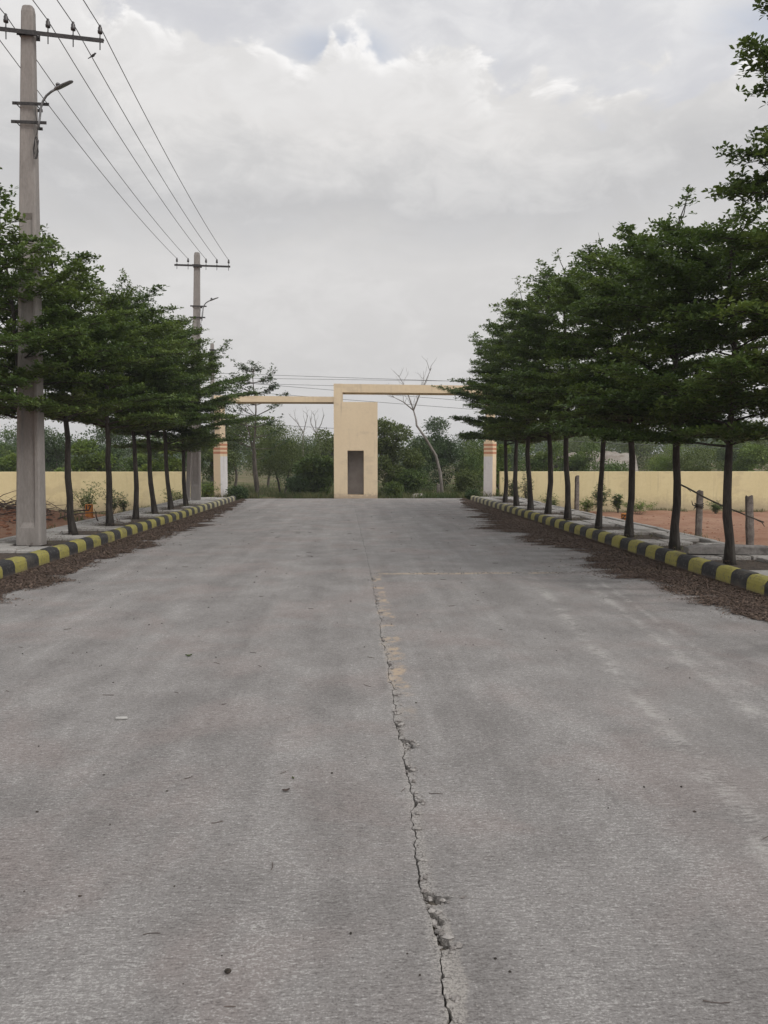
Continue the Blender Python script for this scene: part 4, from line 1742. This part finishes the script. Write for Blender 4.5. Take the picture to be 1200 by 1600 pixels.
def rough_post(name, x, y, h, w, label, seed, z0=None, lean=(0, 0), mat=None):
    rng = random.Random(seed)
    z = ground_z(x, y) if z0 is None else z0
    e = MB()
    rings = []
    for i in range(9):
        f = i / 8
        s = w / 2 * (1.05 - .12 * f)
        ring = []
        for k in range(10):
            a = 2 * PI * k / 10
            q = s / max(abs(math.cos(a)), abs(math.sin(a))) ** .75 * (1 + rng.uniform(-.09, .09))
            ring.append((q * math.cos(a), q * .85 * math.sin(a), -.2 + (h + .2) * f + (rng.uniform(-.03, .02) if i == 8 else 0)))
        rings.append(ring)
    e.loft(rings)
    o = e.build(name, mat or M_granite)
    o.location = (x, y, z)
    o.rotation_euler = (lean[0], lean[1], rng.uniform(0, .5))
    tag(o, label, 'post', 'rough stone posts on the right plot')
    return o


a = onz(1091, 839, .05)
rough_post('fence_post', a.x, a.y, .90, .115, 'rough grey stone fence post under the wooden pole, a rag tied on it', 1, .05, (0, R(.8)))
b2 = onz(1172, 852, .06)
rough_post('fence_post', b2.x, b2.y, .86, .12, 'leaning grey stone fence post nearest the right edge', 2, .06, (0, R(-3)))
c3 = onz(901, 796, -.02)
rough_post('fence_post', c3.x, c3.y, 1.08, .135, 'tall dark stone post farther off before the right wall', 3, -.02)
s4 = at(685, 778, 34.4)
rough_post('boundary_stone', s4.x, 34.4, .62, .15, 'short pale boundary stone at the foot of the leaning dead tree', 4)

# rags of cord on the first post
mb = MB()
zz = .05 + .58
for k in range(3):
    pts = [(a.x + .078 * math.cos(q), a.y + .07 * math.sin(q), zz + k * .03 + .012 * math.sin(q * 2 + k)) for q in np.linspace(0, 2 * PI, 15)]
    mb.tube(pts, .011, 5)
mb.tube([(a.x - .08, a.y - .03, zz + .02), (a.x - .15, a.y - .05, zz + .05), (a.x - .17, a.y - .05, zz + .13)], [.014, .012, .004], 5)
mb.tube([(a.x - .08, a.y - .03, zz + .02), (a.x - .13, a.y - .05, zz - .05)], [.013, .004], 5)
o = mb.build('cord', simple('dark_cord', (0.04, 0.035, 0.03), (0.08, 0.07, 0.06), 30, .9, .3), None, True)
tag(o, 'dark cord wound round the middle stone fence post', 'cord')

# wooden pole tied between two trunks
A = at(1066, 758, 11.75)
B = at(1150, 795, 10.05)
C = B + (B - A) * .36 + Vector((.05, .0, -.03))
A2 = A + (A - B) * .03
mb = MB()
pts = [A2.lerp(C, f) + Vector((0, 0, -.035 * math.sin(PI * f) + .006 * nA(f * 9))) for f in np.linspace(0, 1, 14)]
mb.tube(pts, [.014 - .006 * f for f in np.linspace(0, 1, 14)], 7)
mb.tube([pts[1] + Vector((0, 0, .0)), pts[1] + Vector((.07, -.02, -.07))], [.009, .004], 5)
mb.tube([pts[12], pts[12] + Vector((.08, 0, -.04)), pts[12] + Vector((.12, 0, -.10))], [.010, .007, .003], 5)
o = mb.build('wooden_pole', M_bark2, None, True)
tag(o, 'thin crooked wooden pole tied aslant between two right row trunks', 'pole')

# stone slab lying across the pavement
mb = MB()
p = onz(1135, 866, PZ + .01)
rng = random.Random(4)
rings = []
for i in range(9):
    f = i / 8
    x = -.62 + 1.24 * f
    hh = .115 + rng.uniform(-.012, .012) - (.03 if i in (0, 8) else 0)
    dd = .15 + rng.uniform(-.015, .015) - (.02 if i in (0, 8) else 0)
    rings.append([(x, -dd, 0), (x, dd, 0), (x, dd, hh * .9), (x, dd * .8, hh), (x, -dd * .8, hh), (x, -dd, hh * .88)])
mb.loft(rings)
o = mb.build('stone_slab', simple('grey_slab_stone', (0.17, 0.16, 0.15), (0.27, 0.25, 0.235), 7, .9, .8, .012, cc=(.12, .11, .10)))
o.location = (p.x + .12, p.y + .12, PZ + .012)
o.rotation_euler = (0, 0, R(-7))
tag(o, 'long grey stone slab lying on the right pavement behind two trunks', 'slab')


def plot_marker(px, py, z, w, h, num, label):
    p = onz(px, py, z)
    e = empty('plot_marker', (p.x, p.y, z - .05), label, 'plot marker', 'orange numbered plot markers')
    e.rotation_euler = (0, 0, R(-8))
    mb = MB()
    mb.cbox(-w / 2, w / 2, -.05, .05, -.1, h, .018)
    mb.build('stone', M_mark, e)
    cu = bpy.data.curves.new('number', 'FONT')
    cu.body = num
    cu.size = w * .92
    cu.extrude = .002
    cu.offset = .006
    cu.align_x = 'CENTER'
    tmp = bpy.data.objects.new('number', cu)
    me = bpy.data.meshes.new_from_object(tmp)
    bpy.data.objects.remove(tmp)
    me.materials.clear()
    me.materials.append(M_black)
    t = link('number', me)
    t.parent = e
    t.location = (0, -.0535, h - w * .80)
    t.rotation_euler = (PI / 2, 0, 0)
    return e


plot_marker(139.5, 807, .10, .185, .37, '17', 'upright orange plot marker numbered 17 behind the left pavement')
plot_marker(976, 814, .06, .17, .24, '22', 'small orange plot marker numbered 22 behind the right pavement')

# pale boulder by the dead tree
rng = random.Random(6)
mb = MB()
n = 12
rings = []
for i in range(7):
    f = i / 6
    r = .36 * math.cos(f * PI / 2) ** .6 + .01
    rings.append([(r * math.cos(2 * PI * k / n) * rng.uniform(.88, 1.1), r * .7 * math.sin(2 * PI * k / n) * rng.uniform(.88, 1.1), .24 * math.sin(f * PI / 2) - .03) for k in range(n)])
mb.loft(rings)
p = at(654, 778, 33.6)
o = mb.build('boulder', simple('pale_stone', (0.34, 0.31, 0.28), (0.48, 0.45, 0.41), 6, .9, .6, .02), None, True)
o.location = (p.x, 33.6, ground_z(p.x, 33.6))
tag(o, 'low pale rounded stone in the grass left of the dead tree', 'stone')


# heap of cut branches on the dug earth
def brush():
    rng = random.Random(31)
    nrg = np.random.default_rng(31)
    mb = MB()
    P = []
    for k in range(230):
        x = -8.4 + rng.gauss(0, 1.15)
        y = 17.2 + rng.gauss(0, .75)
        z = ground_z(x, y) + abs(rng.gauss(0, .10))
        a = rng.uniform(0, 2 * PI)
        L = rng.uniform(.3, 1.15)
        q = Vector((x, y, z))
        d = Vector((math.cos(a), math.sin(a) * .7, rng.uniform(-.15, .42)))
        pts = [q]
        for i in range(4):
            d = d + Vector((rng.uniform(-.3, .3), rng.uniform(-.3, .3), rng.uniform(-.25, .2)))
            q = q + d.normalized() * (L / 4)
            gz = ground_z(q.x, q.y) + .01
            if q.z < gz:
                q.z = gz
            pts.append(q.copy())
        r = rng.choice((.006, .008, .011, .018))
        mb.tube(pts, [r, r * .9, r * .75, r * .55, r * .3], 4)
        if rng.random() < .4:
            P += [(pts[3].x + rng.gauss(0, .06), pts[3].y + rng.gauss(0, .06), pts[3].z + rng.gauss(0, .04)) for _ in range(4)]
    e = empty('brush_heap', (-8.4, 17.2, ground_z(-8.4, 17.2)), 'tangled heap of dry cut branches on red earth behind the near pole', 'brush heap')
    inv = Matrix.Translation(-Vector(e.location))
    o = mb.build('branches', simple('dry_twigs', (0.055, 0.04, 0.035), (0.12, 0.09, 0.075), 12, .9, .4), e)
    o.matrix_parent_inverse = inv
    V = leaf_quads(np.array(P), None, nrg, (.05, .09), .5, 3, .1)
    l = link('dry_leaves', quads('dry_leaves', V, bpy.data.materials['dry_litter']), e)
    l.matrix_parent_inverse = inv


brush()


def pebbles(name, pts, mat, rng):
    """angular little stones, all loose"""
    mb = MB()
    for x, y, z, s in pts:
        n = 6
        ph = rng.uniform(0, 2 * PI)
        st = rng.uniform(.6, 1.5)
        rings = []
        for f, rr in ((0, .8), (.45, 1.0), (1, .5)):
            rings.append([(x + s * rr * st * math.cos(ph + 2 * PI * k / n) * rng.uniform(.75, 1.1), y + s * rr * math.sin(ph + 2 * PI * k / n) * rng.uniform(.75, 1.1), z + s * f * rng.uniform(.6, .9)) for k in range(n)])
        mb.loft(rings)
    o = mb.build(name, mat)
    tag(o, kind='stuff')
    return o


rng = random.Random(90)
M_rub = simple('broken_concrete', (0.16, 0.145, 0.135), (0.34, 0.32, 0.30), 40, .95, .5, .004)
pts = []
for yc, hl, w in SPALL:
    for k in range(3 if w < .025 else int(26 * max(.5, hl / .08) * min(1.6, w / .05))):
        y = yc + rng.gauss(0, hl * .55)
        g = joint_gap(y)
        l = joint_left(y)
        x = l + rng.uniform(.0, 1.35) * max(g, .03)
        z = -.03 + .014 * rng.random() if x < l + g - .004 else -.001
        pts.append((x, y, z, rng.uniform(.003, .009) if rng.random() < .8 else rng.uniform(.009, .016)))
for k in range(260):
    y = 1.9 + 9 * rng.random() ** 1.3
    pts.append((joint_left(y) + joint_gap(y) + abs(rng.gauss(.0, .06)) + .004, y, -.001, rng.uniform(.0015, .004) * (1 + y * .06)))
for k in range(190):
    pts.append((rng.uniform(JX, 3.7), YJ + rng.gauss(0, .05), -.001, rng.uniform(.005, .013)))
pebbles('concrete_rubble', pts, M_rub, rng)
# seeds, grit and crumbs scattered over the concrete
pts = []
for k in range(320):
    y = 1.9 + 22 * rng.random() ** 1.7
    x = rng.uniform(-4.3, 4.3)
    pts.append((x, y, .0005, rng.uniform(.002, .006) * (1 + .07 * y)))
pebbles('road_grit', pts, simple('dark_grit', (0.02, 0.018, 0.015), (0.07, 0.055, 0.045), 60, .9, 0), rng)


def twigs():
    mb = MB()
    rg = random.Random(12)
    for k in range(85):
        y = 1.9 + 16 * rg.random() ** 1.6
        x = rg.uniform(-4.2, 4.2)
        a = rg.gauss(0, .6)
        L = rg.uniform(.02, .06) * (1 + .06 * y)
        c = rg.uniform(-.4, .4)
        pt = [(x + L * (f - .5) * math.cos(a) - c * L * f * f * math.sin(a), y + L * (f - .5) * math.sin(a) + c * L * f * f * math.cos(a), .003) for f in (0, .33, .66, 1)]
        mb.tube(pt, .0011 * (1 + .10 * y), 4)
    o = mb.build('road_twigs', bpy.data.materials['dry_twigs'])
    tag(o, kind='stuff')


twigs()

# the few bits on the road that can be told apart
p = onz(190, 1124)
mb = MB()
mb.cbox(-.033, .033, -.012, .012, 0, .014, .004)
o = mb.build('stone_chip', simple('chip_stone', (.36, .35, .33), (.45, .44, .42), 60, .9, .2))
o.location = (p.x, p.y, .001)
o.rotation_euler = (0, 0, R(4))
tag(o, 'pale flat oblong stone chip lying on the left half of the road', 'stone')
p = onz(356, 1521)
mb = MB()
n = 10
mb.loft([[(r * math.cos(2 * PI * k / n), .72 * r * math.sin(2 * PI * k / n), z) for k in range(n)] for r, z in ((.004, 0), (.0095, .003), (.0108, .007), (.0085, .0115), (.003, .0138))])
o = mb.build('seed_pod', bpy.data.materials['dark_grit'], None, True)
o.location = (p.x, p.y, .001)
tag(o, 'single round black seed pod on the road close to the camera', 'seed pod')
M_gleaf = simple('fallen_green_leaf', (.035, .055, .012), (.08, .09, .02), 60, .6, .1)
for (px, py), lab, sc, rz, mt in (((447, 1237), 'curled dark fallen leaf on the road left of the crack', 1.0, .3, bpy.data.materials['dry_twigs']),
                                  ((458, 1217), 'tiny yellowish fallen leaf on the road just beyond the curled one', .6, 1.9, M_gleaf),
                                  ((295, 1026), 'small green fallen leaf lying alone farther up the road', 1.5, .2, M_gleaf)):
    p = onz(px, py)
    mb = MB()
    R1, R2 = [], []
    for i in range(7):
        f = i / 6
        w = .010 * math.sin(PI * min(1, f * .96 + .04)) + .0006
        z = .002 + .010 * (f - .5) ** 2 * 4 * .6
        R1.append((.034 * (f - .5), -w, z + .004))
        R2.append((.034 * (f - .5), w, z + .006))
    for i in range(6):
        c0 = (R1[i][0], 0, R1[i][2] - .004)
        c1 = (R1[i + 1][0], 0, R1[i + 1][2] - .004)
        mb.face([R1[i], R1[i + 1], c1, c0])
        mb.face([c0, c1, R2[i + 1], R2[i]])
    o = mb.build('fallen_leaf', mt, None, True)
    o.location = (p.x, p.y, .001)
    o.scale = (sc, sc, sc)
    o.rotation_euler = (0, 0, rz)
    tag(o, lab, 'leaf')

# loose clods on the red plots
rng = random.Random(17)
pts = []
for k in range(900):
    side = rng.choice((-1, 1))
    x = side * rng.uniform(6.2, 13)
    y = rng.uniform(10, 31)
    pts.append((x, y, ground_z(x, y) - .01, rng.uniform(.012, .04)))
for k in range(500):
    x, y = -8.3 + rng.gauss(0, 1.2), 16.6 + rng.gauss(0, .8)
    pts.append((x, y, ground_z(x, y) - .02, rng.uniform(.02, .075)))
pebbles('soil_clods', pts, simple('red_clods', (0.16, 0.075, 0.045), (0.34, 0.165, 0.10), 9, .95, .5, .01), rng)

# ------------------------------------------------------------------ air
def haze():
    m = bpy.data.materials.new('haze_air')
    m.use_nodes = True
    nt = m.node_tree
    nt.nodes.remove(nt.nodes['Principled BSDF'])
    pv = nt.nodes.new('ShaderNodeVolumePrincipled')
    pv.inputs['Color'].default_value = (0.80, 0.82, 0.85, 1)
    pv.inputs['Density'].default_value = 0.0010
    nt.links.new(pv.outputs[0], nt.nodes['Material Output'].inputs['Volume'])
    mb = MB()
    mb.box(-950, 950, -250, 2600, -2.0, 16.0)
    o = mb.build('haze', m)
    tag(o, kind='stuff')


haze()
